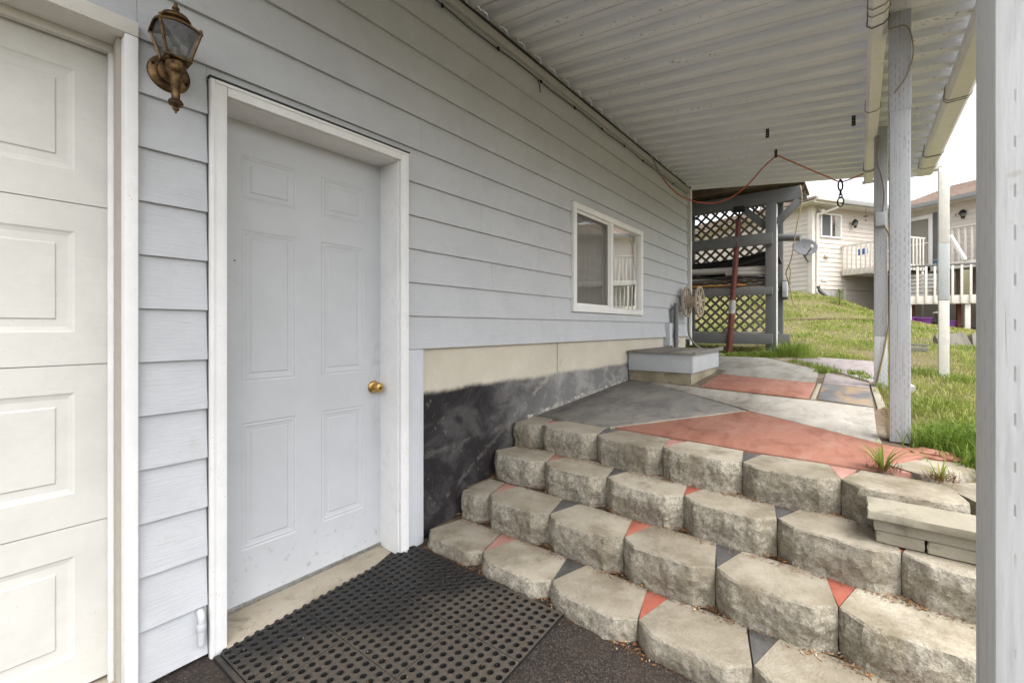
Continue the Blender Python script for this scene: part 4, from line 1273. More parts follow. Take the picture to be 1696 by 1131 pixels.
# ------------------------------------------------------------------ storage rack behind the house corner
rack = empty('storage_rack', (7.8, 1.5, .85), 'grey timber storage rack with lattice back under a plank landing', 'rack')
FX, BX = 7.37, 8.20
box('post', FX-.07, FX+.07, .94, 1.075, .80, 3.015, M['rackwood'], rack, .005)
box('lit_side', FX-.066, FX+.066, .936, .9395, .86, 3.0, M['post_pale'], rack, .001)  # pale sheet puts the bright lit side of the post into its colour
box('post', BX-.05, BX+.05, .955, 1.04, .85, 3.207, M['rackwood'], rack, .005)
box('post', BX-.10, BX+.02, 2.30, 2.42, .80, 3.207, M['rackwood'], rack, .005)
box('post', FX-.07, FX+.07, 2.44, 2.56, .80, 3.015, M['rackwood'], rack, .005)
box('beam', FX-.045, FX+.045, .64, 2.9, 3.018, 3.205, M['rackwood'], rack, .005)
box('beam', BX-.045, BX+.045, .64, 2.9, 3.208, 3.295, M['rackwood'], rack, .005)
for z0, z1, nm in ((2.42, 2.575, 'shelf_rail'), (1.70, 1.805, 'shelf_rail'), (.985, 1.135, 'shelf_rail')):
    box(nm, FX-.115, FX-.073, .98, 2.6, z0, z1, M['rackwood'], rack, .004)
    if z0 < 1.2: box(nm, BX-.09, BX-.052, .86, 2.29, z0-.03, z1-.01, M['rackwood'], rack, .004)
    for i in range(5):
        xx = FX-.06+i*.165
        box('shelf_board', xx, xx+.14, 1.082 if xx < FX+.09 else 1.0, 2.29, z1+.001, z1+.022, M['weathered'], rack, .002)
def vbrace(p, q): beam('brace', p, q, .045, .10, M['rackwood'], rack, .004, up=(1, 0, 0))
beam('brace', (FX-.02, .66, 3.01), (FX-.02, .94, 2.72), .10, .05, M['rackwood'], rack, .004, up=(1, 0, 0))
beam('brace', (FX+.02, 1.38, 3.01), (FX+.02, 1.08, 2.70), .10, .05, M['rackwood'], rack, .004, up=(1, 0, 0))
for i in range(13):
    y = .62+i*.176
    box('landing_plank', 6.60, 8.36, y, y+.168, 3.297, 3.335, M['darkwood'], rack, .003)
for x in (6.66, 7.05, 7.62, 7.95):
    box('joist', x-.02, x+.02, .64, 2.9, 3.207, 3.296, M['darkwood'], rack, .003)
# lattice: crossed diagonal slats, one plane behind the other
def lattice(y0, y1, z0, z1, x, pitch=.152, w=.038):
    a = pitch
    n = int((y1-y0+z1-z0)/a)+2
    for s in (0, 1):
        xx = x + (.0 if s == 0 else .0085)
        for i in range(n):
            d = i*a + .05
            if s == 0:   # z-z0 = (y-y0) + (z1-z0) - d
                ya, za = y0+max(0, d-(z1-z0)), z0+max(0, (z1-z0)-d)
                L = min(y1-ya, z1-za); yb, zb = ya+L, za+L
            else:
                ya, za = y0+max(0, d-(z1-z0)), z1-max(0, (z1-z0)-d)
                L = min(y1-ya, za-z0); yb, zb = ya+L, za-L
            if L < .04: continue
            beam('lattice_slat', (xx, ya, za), (xx, yb, zb), .007, w, M['olive'] if 0 else M['latt'], rack, 0, up=(0, 0, 1))
M['latt'] = plain('weathered_lattice', (.20, .185, .14), .8, .4)
lattice(1.05, 2.295, 1.142, 3.205, BX)

# things stored on the shelves
def corrugated(p, q, r, label, pitch=.03):
    p, q = Vector(p), Vector(q); L = (q-p).length
    n = int(L/pitch*2)
    pts, rs_ = [], []
    for i in range(n+1):
        t = i/n
        pts.append(p.lerp(q, t)+Vector((0, 0, -.05*math.sin(math.pi*t))))
        rs_.append(r*(1 if i % 2 else .9))
    vs, fs = sweep_data(pts, rs_, 16, False, True)
    o = mk('drain_pipe', vs, fs, M['blackplastic'], smooth=True, sharp=80)
    return tag(o, label, 'pipe', 'pipes stored on the rack')
corrugated((7.62, 2.42, 1.99), (7.62, .92, 2.235), .072, 'upper black corrugated drain pipe with its open end past the rack post')
corrugated((7.50, 2.45, 2.03), (7.52, 1.08, 2.30), .070, 'black corrugated drain pipe leaning just under the upper shelf')
corrugated((7.80, 2.42, 2.06), (7.80, 1.0, 2.16), .085, 'black corrugated drain pipe at the back of the middle shelf')
corrugated((7.56, 2.45, 2.10), (7.56, 1.085, 2.21), .072, 'black corrugated drain pipe nearest the front of the middle shelf')
corrugated((7.72, 2.42, 2.24), (7.72, 1.05, 2.345), .066, 'black corrugated drain pipe lying highest under the upper shelf')
def rod(nm, p, q, r, m, label, cat='pipe', seg=14):
    o = tube(nm, [p, tuple((Vector(p)+Vector(q))/2), q], r, m, None, seg)
    return tag(o, label, cat, 'pipes stored on the rack' if cat == 'pipe' else 'lumber stored on the rack')
rod('plastic_pipe', (7.40, 2.19, 2.11), (7.44, 1.09, 2.085), .052, M['pvcwhite'], 'thick dirty white plastic pipe on the middle shelf')
rod('plastic_pipe', (7.38, 1.62, 2.04), (7.40, 1.085, 2.022), .034, M['pvcwhite'], 'shorter white plastic pipe below the thick white one')
rod('plastic_pipe', (7.90, 1.75, 2.67), (7.80, .69, 2.565), .056, M['pvcgrey'], 'grey plastic pipe poking out past the rack post towards the lawn')
def plank(p, q, w, h, m, label, nm='board'):
    o = beam(nm, p, q, w, h, m, None, .002)
    return tag(o, label, 'board', 'lumber stored on the rack')
plank((7.42, 2.45, 1.945), (7.42, 1.083, 1.945), .12, .022, M['weathered'], 'weathered board lying highest in the stored lumber')
plank((7.36, 2.2, 1.975), (7.38, 1.09, 1.972), .06, .02, M['pvcwhite'], 'pale strip of trim on top of the stored boards')
plank((7.42, 2.45, 1.910), (7.42, 1.083, 1.910), .14, .02, M['darkwood'], 'dark board under the highest weathered one')
plank((7.34, 2.4, 1.884), (7.34, 1.34, 1.862), .025, .022, M['yellow'], 'bright orange wooden strip among the stored lumber')
plank((7.46, 2.45, 1.872), (7.46, 1.083, 1.872), .16, .03, M['weathered'], 'wide grey board in the middle of the stored lumber')
plank((7.36, 2.3, 1.845), (7.40, 1.1, 1.845), .10, .018, M['darkwood'], 'narrow dark board lying lowest in the stored lumber')
plank((7.37, 2.42, 1.993), (7.39, 1.4, 1.998), .09, .016, M['darkwood'], 'short dark board lying against the thick white pipe')
plank((7.40, 2.35, 1.826), (7.42, 1.09, 1.826), .15, .018, M['weathered'], 'pale weathered board resting directly on the middle shelf')
plank((7.75, 2.28, 1.86), (7.75, 1.02, 1.86), .30, .05, M['weathered'], 'thick stack board at the back of the middle shelf')
hz = tube('black_hose', spline([(7.31, 2.3, 2.10), (7.30, 2.1, 2.05), (7.30, 1.9, 1.995), (7.31, 1.6, 1.975), (7.32, 1.3, 1.975), (7.34, 1.09, 1.955)], 8), .018, M['blackplastic'], None, 10)
tag(hz, 'black hose sagging across the stored white pipes', 'hose')
mb = empty('meter_box', (8.13, .84, 1.72), 'grey metal utility box on the outer side of the rack', 'utility box')
box('body', 8.02, 8.12, .885, .950, 1.70, 1.94, M['boxgrey'], mb, .006)
box('backing', 8.121, 8.148, .88, .952, 1.66, 1.97, M['rackwood'], mb, .003)
tube('wire', spline([(8.03, .86, 2.2), (8.02, .84, 2.1), (8.03, .85, 1.95), (8.05, .84, 1.89)], 6), .008, M['ochre'], mb, 8)
hc = tube('trailing_rope', spline([(7.30, .655, 3.20), (7.31, .63, 3.0), (7.33, .70, 2.6), (7.35, .76, 2.2), (7.5, .84, 2.02), (7.9, .86, 1.95), (8.0, .83, 1.75), (8.0, .80, 1.6), (7.95, .74, 1.52)], 9), .0075, M['ochre'])
tag(hc, 'thin tan cord trailing down from the rack beam end', 'cord')
jp = empty('jack_post', (7.28, 1.52, .85), 'leaning rust red steel jack post with worn label in front of the rack', 'jack post')
b0, b1 = Vector((7.26, 1.475, .83)), Vector((7.26, 1.50, 2.78))
p0, p1 = Vector((7.255, 1.55, .84)), Vector((7.30, 1.425, 2.82))
tube('lower_tube', [p0, p0.lerp(p1, .5)], .044, M['rust'], jp, 18)
tube('upper_tube', [p0.lerp(p1, .495), p1], .038, M['rust'], jp, 18)
tube('label', [p0.lerp(p1, .300), p0.lerp(p1, .400)], .0447, M['label'], jp, 18)
tube('screw', [p1, p1+Vector((.002, -.012, .13))], .014, M['iron'], jp, 10)
box('head_plate', 7.20, 7.33, 1.345, 1.48, 2.95, 3.016, M['iron'], jp, .004)
tube('pin', [p0.lerp(p1, .50)+Vector((-.05, .07, 0)), p0.lerp(p1, .50)+Vector((.0, -.07, 0))], .009, M['iron'], jp, 8)

# ------------------------------------------------------------------ neighbouring house
NC = Vector((17.0, 1.2, 0))
aV = Vector((.545, .839, 0)).normalized(); bV = Vector((aV.y, -aV.x, 0))
def N(u, v, z): return NC + bV*u + aV*v + Vector((0, 0, z))
MN = Matrix(((bV.x, aV.x, 0, NC.x), (bV.y, aV.y, 0, NC.y), (0, 0, 1, 0), (0, 0, 0, 1)))
nh = empty('neighbour_house', N(2, 2, 1.5), 'cream lap sided neighbouring house with brown shingle roof and white decks', 'house')
def nbox(nm, u0, u1, v0, v1, z0, z1, m, par=None, bev=.004): return box(nm, u0, u1, v0, v1, z0, z1, m, par or nh, bev, MN)
U1, VF = 4.0, -9.5
EZ = 5.12
nbox('wall', .03, 10, .03, 9, .9, EZ, M['cream'], None, 0)
nbox('wall', U1+.03, 10, VF, .029, .5, EZ, M['cream'], None, 0)
def nsiding(face, s0, s1, z0, holes):
    """lapped course on face 'L' (u=0, along v), 'R' (v=0, along u) or 'E' (u=U1, along v)"""
    zt = min(z0+.158, EZ)
    for (a, b, c, d) in cells(s0, s1, z0, zt, holes):
        if d-c < .03: continue
        o0, o1 = -.012, .006
        if face == 'L': P = [N(o0, a, c), N(o0, b, c), N(o1, b, d), N(o1, a, d)]; Q = [N(.028, a, c), N(.028, b, c), N(.028, b, d), N(.028, a, d)]
        elif face == 'R': P = [N(a, o0, c), N(b, o0, c), N(b, o1, d), N(a, o1, d)]; Q = [N(a, .028, c), N(b, .028, c), N(b, .028, d), N(a, .028, d)]
        else: P = [N(U1+o0, a, c), N(U1+o0, b, c), N(U1+o1, b, d), N(U1+o1, a, d)]; Q = [N(U1+.028, a, c), N(U1+.028, b, c), N(U1+.028, b, d), N(U1+.028, a, d)]
        vs = P+Q
        bm = bmesh.new(); bv = [bm.verts.new(v) for v in vs]
        for f in ((0, 1, 2, 3), (4, 7, 6, 5), (0, 4, 5, 1), (1, 5, 6, 2), (2, 6, 7, 3), (3, 7, 4, 0)): bm.faces.new([bv[i] for i in f])
        from_bm('siding_board', bm, M['cream'], nh)
wR = (.36, 1.31, 4.135, 4.92)       # window on the right-hand face
foR = (.15, 1.42, 0, 2.47)
dE = (-1.07, -.2, 3.0, 4.92)        # storm door on the return face
for k in range(24):
    z = 1.55+.15*k
    if z > EZ-.05: break
    nsiding('L', .02, 9, z, [(-1, 10, 0, 2.32)])
    nsiding('R', .05, U1-.02, z, [wR, foR])
    if k % 1 == 0: nsiding('E', VF, -.02, z, [dE, (-3.9, -2.7, 3.3, 4.3)])
nbox('foundation_block', .10, 1.45, .0, .029, 1.3, 2.46, M['graypave'])
nbox('corner_board', -.03, .12, -.035, -.013, 2.2, EZ, M['creamtrim'])
nbox('corner_board', -.035, -.014, -.012, .12, 2.2, EZ, M['creamtrim'])
nbox('corner_board', 1.43, 1.52, -.03, -.013, 1.6, 2.47, M['creamtrim'])
# eaves, gutters, roofs
nbox('soffit', -.45, U1, -.42, 9.3, EZ, EZ+.04, M['creamtrim'])
nbox('fascia', -.455, 1.05, -.45, -.42, EZ-.06, EZ+.12, M['creamtrim'])
nbox('gutter', .6, U1-.4, -.56, -.451, EZ-.02, EZ+.12, M['darkgutter'])
nbox('gutter', -.46, .598, -.56, -.452, EZ+.005, EZ+.12, M['creamtrim'])
prism('roof', [tuple(N(u, v, 0)[:2]) for u, v in ((-.5, -.5), (U1, -.5), (10.3, 9.3), (-.5, 9.3))], lambda x, y: EZ+.06, lambda x, y: EZ+.125+.04*max(0, (Vector((x, y, 0))-NC).dot(aV)), M['shingle'], nh)
nbox('soffit', U1-.45, U1+.1, VF-.3, -.43, EZ, EZ+.04, M['creamtrim'])
nbox('gutter', U1-.56, U1-.451, VF-.3, -.40, EZ-.02, EZ+.11, M['darkgutter'])
rg_ = empty('shingle_roof', N(7, -4, EZ), parent=nh)
nrow = 15
for i in range(nrow):
    u0, u1 = U1-.5+i*.28, U1-.5+(i+1)*.28+.03
    z0, z1 = EZ+.10+i*.28*.34, EZ+.10+(i+1)*.28*.34
    vs = [N(u0, VF-.4, z0+.014), N(u0, .2, z0+.014), N(u1, .2, z1), N(u1, VF-.4, z1), N(u0, VF-.4, z0-.02), N(u0, .2, z0-.02), N(u1, .2, z1-.03), N(u1, VF-.4, z1-.03)]
    bm = bmesh.new(); bv = [bm.verts.new(v) for v in vs]
    for f in ((0, 1, 2, 3), (4, 7, 6, 5), (0, 4, 5, 1), (1, 5, 6, 2), (2, 6, 7, 3), (3, 7, 4, 0)): bm.faces.new([bv[q] for q in f])
    from_bm('shingle_course', bm, M['shingle'], rg_)
tube('roof_vent', [N(.35, 2.2, EZ), N(.35, 2.2, EZ+.60)], .05, M['darkgutter'], nh, 10)
# window
nw = empty('window', N(.8, 0, 4.1), parent=nh)
u0, u1, z0, z1 = wR
for nm, a, b, c, d in (('frame', u0, u0+.05, z0, z1), ('frame', u1-.05, u1, z0, z1), ('frame', u0+.05, u1-.05, z0, z0+.05), ('frame', u0+.05, u1-.05, z1-.05, z1), ('mullion', .80, .86, z0+.05, z1-.05)):
    nbox(nm, a, b, -.035, .02, c, d, M['vinyl'], nw)
nbox('pane', u0+.05, .80, .002, .006, z0+.05, z1-.05, M['glass'], nw, 0)
nbox('pane', .86, u1-.05, -.008, -.004, z0+.05, z1-.05, M['glass'], nw, 0)
nbox('screen', u0+.05, .80, -.016, -.014, z0+.05, z1-.05, M['dish'], nw, 0)
nbox('curtain', 1.06, u1-.05, .014, .024, z0+.05, z1-.05, M['blind'], nw, 0)
nbox('room', .82, 1.06, .014, .024, z0+.05, z1-.05, M['dark'], nw, 0)  # dark sheet painted as the unlit room depth behind the pane
# pipe from the eave and down the corner
tube('downpipe', spline([N(.66, -.47, EZ+.03), N(.56, -.40, EZ-.12), N(.22, -.12, EZ-.28), N(.14, -.07, EZ-.40), N(.14, -.07, 3.5), N(.14, -.07, 2.35)], 5), .040, M['creamtrim'], nh, 10)
fl = empty('flood_light', N(.28, -.10, 4.95), 'small white floodlight under the neighbouring eave', 'light')
lathe('lamp_head', [(.01, -.06), (.06, -.05), (.065, .03), (.03, .06), (0, .07)], N(.28, -.14, 4.93), M['vinyl'], fl, 'y', 14)
lathe('mount', [(.05, 0), (.05, .03), (0, .03)], N(.28, -.06, 4.97), M['vinyl'], fl, 'y', 12)
nbox('vent', .42, .66, -.03, -.012, 2.72, 2.84, M['creamtrim'])
nbox('vent', .52, .70, -.09, -.012, 3.50, 3.58, M['creamtrim'])
def lamp_globe(p, label):
    l = empty('coach_light', p, label, 'wall light', 'dark wall lights on the neighbouring house')
    p = Vector(p)
    lathe('back', [(.06, 0), (.055, .03), (.02, .04)], p+Vector((.05, 0, 0)), M['iron'], l, 'x', 14)
    q = p - aV*.12 - bV*.02
    tube('bracket', [p, p+Vector((0, 0, .1))-aV*.06, q+Vector((0, 0, .12))], .012, M['iron'], l, 8)
    lathe('hood', [(.09, .02), (.07, .07), (.02, .12), (0, .13)], q, M['iron'], l, 'z', 14)
    lathe('globe', [(.035, -.10), (.07, -.06), (.075, 0), (.07, .02)], q, M['lampglass'], l, 'z', 14)
    lathe('cup', [(0, -.16), (.04, -.14), (.05, -.10)], q, M['iron'], l, 'z', 14)
lamp_globe(N(1.78, -.03, 4.66), 'dark coach light beside the neighbouring window')
lamp_globe(N(U1-.03, -1.72, 4.74), 'dark coach light on the wall above the neighbouring deck rail')
wc = empty('wind_chime', N(1.95, -.35, 4.9), 'small bronze wind chime hanging from the neighbouring eave', 'wind chime')
tube('cord', [N(1.95, -.35, EZ), N(1.95, -.35, 4.72)], .005, M['iron'], wc, 5)
lathe('disc', [(.0, .02), (.08, .0), (.0, -.02)], N(1.95, -.35, 4.85), M['bronze'], wc, 'z', 12)
lathe('clapper', [(.0, .02), (.03, .0), (.0, -.02)], N(1.95, -.35, 4.70), M['bronze'], wc, 'z', 10)
# storm door on the return face
sd_ = empty('storm_door', N(U1, -.5, 3.0), parent=nh)
for nm, a, b, c, d in (('frame', -1.07, -.96, 3.0, 4.92), ('frame', -.30, -.2, 3.0, 4.92), ('frame', -.96, -.30, 4.80, 4.92), ('frame', -.96, -.30, 3.0, 3.12)):
    nbox(nm, U1-.04, U1+.02, a, b, c, d, M['vinyl'], sd_)
nbox('pane', U1-.006, U1-.002, -.96, -.30, 3.12, 4.80, M['glass'], sd_, 0)
nbox('inner_door', U1+.012, U1+.026, -.96, -.30, 3.12, 4.80, M['inner'], sd_, 0)
nbox('push_bar', U1-.06, U1-.03, -.96, -.30, 3.98, 4.02, M['vinyl'], sd_)
nbox('side_trim', U1-.03, U1-.014, -1.26, -1.08, 2.9, 4.95, M['rackwood'])
for i in range(2):
    nbox('shutter', U1-.05, U1-.02, -2.62-i*.45, -2.28-i*.45, 3.35, 4.05, M['shutter'])
# decks
dk = empty('upper_deck', N(2.5, -1, 2.9), 'white railed upper deck in the corner of the neighbouring house', 'deck')
DU, DVE = 1.30, -1.75
UZ0, UZ1, URT = 2.92, 3.12, 3.90
nbox('fascia', DU, DU+.045, DVE, -.02, UZ0, UZ1, M['creamtrim'], dk)
nbox('floor', DU+.046, U1-.02, DVE, -.05, UZ1-.03, UZ1, M['weathered'], dk)
nbox('fascia', DU+.046, 2.3, DVE, DVE+.04, UZ0, UZ1-.032, M['creamtrim'], dk)
nbox('top_rail', DU-.02, DU+.07, DVE-.02, -.02, URT-.04, URT, M['creamtrim'], dk)
nbox('top_rail', DU+.071, 2.3, DVE-.02, DVE+.06, URT-.04, URT, M['creamtrim'], dk)
for i in range(13):
    v = -.06-i*.138
    nbox('baluster', DU-.028, DU-.001, v-.045, v, UZ0+.02, URT-.041, M['creamtrim'], dk, .002)
for i in range(6):
    nbox('baluster', DU+.13+i*.15, DU+.17+i*.15, DVE-.03, DVE-.001, UZ0+.02, URT-.041, M['creamtrim'], dk, .002)
for (u, v) in ((DU+.08, DVE+.08), (2.3, DVE+.08)):
    nbox('post', u, u+.12, v, v+.12, .9, UZ0-.001, M['creamtrim'], dk)
# second run of upper railing further right, with stairs going down
for i in range(34):
    v = -2.0-i*.15
    nbox('baluster', 3.05, 3.085, v-.05, v, UZ1, 4.17, M['creamtrim'], dk, .002)
nbox('top_rail', 3.02, 3.12, -7.1, -1.95, 4.172, 4.215, M['creamtrim'], dk)
nbox('floor', 2.6, U1-.02, -7.2, DVE-.002, UZ1-.03, UZ1, M['weathered'], dk)
nbox('fascia', 2.56, 2.599, -7.2, DVE-.002, UZ0, UZ1, M['creamtrim'], dk)
ld = empty('lower_deck', (16.6, -1.8, 1.2), 'white railed lower deck on posts beside the lawn', 'deck')
A_, B_ = Vector((16.52, -1.02, 0)), Vector((17.38, -5.78, 0))
dd = (B_-A_); LL = dd.length; dd.normalize(); nn = Vector((-dd.y, dd.x, 0))
if nn.x < 0: nn = -nn
ML = Matrix(((dd.x, nn.x, 0, A_.x), (dd.y, nn.y, 0, A_.y), (0, 0, 1, 0), (0, 0, 0, 1)))
def lbox(nm, s0, s1, t0, t1, z0, z1, m, par=None, bev=.004): return box(nm, s0, s1, t0, t1, z0, z1, m, par or ld, bev, ML)
lbox('fascia', 0, LL, 0, .04, 1.87, 2.10, M['creamtrim'])
lbox('floor', 0, LL, .041, 1.3, 2.06, 2.10, M['weathered'])
lbox('top_rail', -.03, LL, -.03, .10, 2.90, 2.945, M['rackwood'])
lbox('side_fascia', 0, .04, .042, 1.3, 1.87, 2.058, M['creamtrim'])
for i in range(27):
    lbox('baluster', .03+i*.18, .078+i*.18, -.032, -.001, 1.90, 2.899, M['creamtrim'], None, .002)
for s in (.02, 1.22, 2.5, 3.9):
    lbox('post', s, s+.11, .045, .15, .9, 1.868, M['creamtrim'])
for s in (.35, 1.0, 1.36):
    lbox('post', s, s+.09, 1.0, 1.09, .9, 2.058, M['rose'])
lbox('post', .90, 1.03, .5, .62, .9, 2.058, M['olive'])
# slatted grey skirt behind the lower balusters and a lean-to wall with steps of grey blocks
for i in range(6):
    lbox('slat', .10, 1.10, 1.18, 1.20, 2.14+i*.115, 2.235+i*.115, M['graypave'], None, .002)
stringer = beam('stair_rail', tuple(A_+dd*1.19+nn*.9+Vector((0, 0, 3.82))), tuple(A_+dd*1.27+nn*.2+Vector((0, 0, 3.04))), .05, .11, M['vinyl'], ld, .004)
for i in range(3):
    lbox('stair_tread', .92, 1.14-i*.05, 1.0, 1.17, 2.10+i*.11, 2.20+i*.11, M['graypave'])
lbox('screen_board', 1.24, 1.30, .9, .95, 2.11, 2.80, M['darkwood'])
lbox('screen_board', 1.40, 1.62, .9, .95, 2.11, 2.86, M['olive'])
lbox('screen_board', 1.75, 2.2, .9, .95, 2.11, 2.72, M['darkwood'])
# things in and under the decks
def pot(s, t, zb, r, h, label):
    p = A_+dd*s+nn*t
    o = empty('flower_pot', (p.x, p.y, zb), label, 'pot', 'purple pots under the lower deck')
    lathe('body', [(r*.75, 0), (r*.95, h*.85), (r*1.05, h*.86), (r*1.05, h), (r*.95, h), (r*.9, h*.9), (0, h*.88)], (p.x, p.y, zb), M['purple'], o, 'z', 20)
    lathe('soil', [(r*.9, h*.9), (0, h*.91)], (p.x, p.y, zb), M['soil'], o, 'z', 16)
pot(.10, .30, 1.31, .20, .22, 'purple pot nearest the grey near post, under the lower deck')
pot(.42, .30, 1.29, .22, .22, 'wider purple pot beside the path light under the lower deck')
pot(1.02, .38, 1.18, .14, .24, 'purple pot right of the white downspout under the lower deck')
pl = empty('path_light', tuple(A_+dd*.62-nn*.15)[:2]+(1.2,), 'small black solar path light in front of the lower deck', 'path light')
pp = A_+dd*.62-nn*.15
tube('stake', [(pp.x, pp.y, 1.1), (pp.x, pp.y, 1.48)], .018, M['iron'], pl, 8)
lathe('lantern', [(.03, 0), (.06, .04), (.07, .13), (.07, .14)], (pp.x, pp.y, 1.47), M['lampglass'], pl, 'z', 12)
lathe('hood', [(.13, 0), (.12, .015), (.06, .05), (0, .055)], (pp.x, pp.y, 1.61), M['pvcgrey'], pl, 'z', 14)
rs = random.Random(8)
k = 0
spots = ['bottom', 'second', 'third', 'fourth', 'top']
for row in range(5):
    for i in range(3):
        p = A_+dd*(.08+i*.095+.04*(row % 2))+nn*.8
        o = tube('firewood_log', [tuple(p+Vector((0, 0, 1.40+row*.085))-nn*.15), tuple(p+Vector((0, 0, 1.40+row*.085))+nn*.25)], .042+rs.uniform(-.006, .004), M['darkwood'] if rs.random() < .6 else M['rose'], None, 9)
        tag(o, '%s firewood log in the %s layer of the pile under the lower deck' % (['left', 'middle', 'right'][i], spots[row]), 'log', 'firewood logs under the lower deck')
bt = empty('blue_tub', N(3.4, -.9, 3.1), 'small blue plastic tub on the deck by the storm door', 'tub')
pz = A_+dd*.70+nn*.05
lathe('tub', [(.06, 0), (.085, .12), (.09, .12), (.08, .11), (0, .02)], (pz.x, pz.y, 2.946), M['blue'], bt, 'z', 16)
lathe('rim', [(.12, 0), (.13, .012), (.09, .02)], (pz.x, pz.y, 3.066), M['pvcwhite'], bt, 'z', 16)
for i in range(2):
    o = nbox('cushion', DU+.25, DU+.32, -.48-i*.14, -.37-i*.14, 3.56, 3.75, M['blue'], dk)
    o.name = 'deck_cushion'
tube('chair_ring', [tuple(N(DU+.3, -1.15+.14*math.cos(a), 3.35+.22*math.sin(a))) for a in np.linspace(0, 2*math.pi, 20, endpoint=False)], .016, M['creamtrim'], dk, 6, closed=True)
# satellite dish on the corner
di = empty('satellite_dish', N(-.15, .35, 3.4), 'grey oval satellite dish on the corner of the neighbouring house', 'satellite dish')
dc = Vector(N(-.38, -.03, 3.75)); aim = Vector((-.80, -.42, .30)).normalized()
sx = aim.cross(Vector((0, 0, 1))).normalized(); sy = sx.cross(aim)
vs, fs = [], []
nr, ns = 6, 28
for i in range(nr+1):
    r = i/nr
    for k in range(ns):
        t = 2*math.pi*k/ns
        vs.append(dc + sx*(.36*r*math.cos(t)) + sy*(.29*r*math.sin(t)) + aim*(.07*r*r))
for i in range(nr):
    for k in range(ns):
        fs.append((i*ns+k, i*ns+(k+1) % ns, (i+1)*ns+(k+1) % ns, (i+1)*ns+k))
o = mk('reflector', vs, fs, M['dish'], di, smooth=True, sharp=80)
sm = o.modifiers.new('thickness', 'SOLIDIFY'); sm.thickness = .01
e = dc - sy*.24 + aim*.45
tube('feed_arm', [tuple(dc-sy*.30), tuple(e)], .018, M['dish'], di, 8)
lathe('receiver', [(0, -.06), (.04, -.05), (.045, .03), (0, .05)], tuple(e+Vector((0, 0, .04))), M['pvcwhite'], di, 'z', 12)
tube('mast', [tuple(dc-aim*.03), tuple(dc-aim*.10-sy*.2), tuple(N(-.02, .12, 3.34))], .022, M['dish'], di, 8)
lathe('foot', [(.06, 0), (.05, .03), (0, .03)], tuple(N(-.03, .12, 3.34)), M['pvcwhite'], di, 'y', 10)
ut = empty('drain_spout', N(.14, -.2, 2.3), 'dark plastic spout at the foot of the neighbouring corner', 'spout')
tube('bend', spline([N(.16, -.08, 2.50), N(.18, -.14, 2.38), N(.24, -.34, 2.16)], 5), .055, M['wireblack'], ut, 10)
lathe('collar', [(.06, 0), (.06, .06), (.05, .07)], N(.16, -.08, 2.48), M['wireblack'], ut, 'z', 12)

# ------------------------------------------------------------------ lawn details
def gz1(x, y): return float(ground_z(x, y)[0])
# dark edging boards across the lawn and along the lower deck
ed = empty('lawn_edging', (13, .2, 1.35), 'weathered dark edging boards set across the sloping lawn', 'edging')
pts = [(11.6, 1.95), (11.9, 1.35), (12.15, .75), (12.4, .15), (12.55, -.45)]
for (x0, y0), (x1, y1) in zip(pts, pts[1:]):
    beam('edging_board', (x0, y0, gz1(x0, y0)+.00), (x1, y1, gz1(x1, y1)+.00), .05, .09, M['darkwood'], ed, .006)
M['edgewood'] = plain('edging_wood', (.20, .12, .09), .85, .5)
M['wetslab'] = f_paint_conc('mossy_slab', (.15, .14, .115), (.08, .075, .06), .8, .9, (.22, .2, .16))
ec = empty('deck_edging', (16.2, -1.7, 1.15), 'reddish timber edging between lawn and lower deck', 'edging')
for s0, s1 in ((-.4, .75), (.76, 1.9), (1.91, 3.0)):
    p, q = A_+dd*s0-nn*.20, A_+dd*s1-nn*.20
    beam('edging_timber', (p.x, p.y, gz1(p.x, p.y)+.0), (q.x, q.y, gz1(q.x, q.y)+.0), .10, .13, M['edgewood'], ec, .01)
# tilted concrete slabs sunk in the lawn
st = empty('sunken_slab', (9.3, -1.0, .9), 'tilted weathered concrete slab half sunk in the lawn', 'slab')
def gpt(t, px_u):   # point at depth t along a bearing
    return None
beam('slab_piece', (9.2, -.92, gz1(9.2, -.92)-.02), (9.28, -1.26, gz1(9.28, -1.26)+.03), .34, .14, M['wetslab'], st, .012, up=(-.8, .1, .6))
beam('slab_piece', (9.285, -1.27, gz1(9.28, -1.27)+.02), (9.36, -1.50, gz1(9.36, -1.50)-.03), .34, .14, M['wetslab'], st, .012, up=(-.8, .1, .6))
for i, (x, y, l) in enumerate(((8.6, -.42, .35), (8.2, -.40, .32))):
    o = beam('edging_stone', (x, y, gz1(x, y)+.01), (x+.05, y-l, gz1(x+.05, y-l)+.01), .12, .10, M['wetslab'], None, .012)
    tag(o, ['farther half buried grey kerb stone behind the near post', 'nearer half buried grey kerb stone behind the near post'][i], 'stone', 'kerb stones in the lawn')
pf = prism('concrete_footing', [(5.0, -.20), (5.2, -.22), (5.22, -.36), (5.02, -.37)], .60, .735, M['graypave'], None, .015)
tag(pf, 'small pale concrete footing block beside the back post', 'footing')

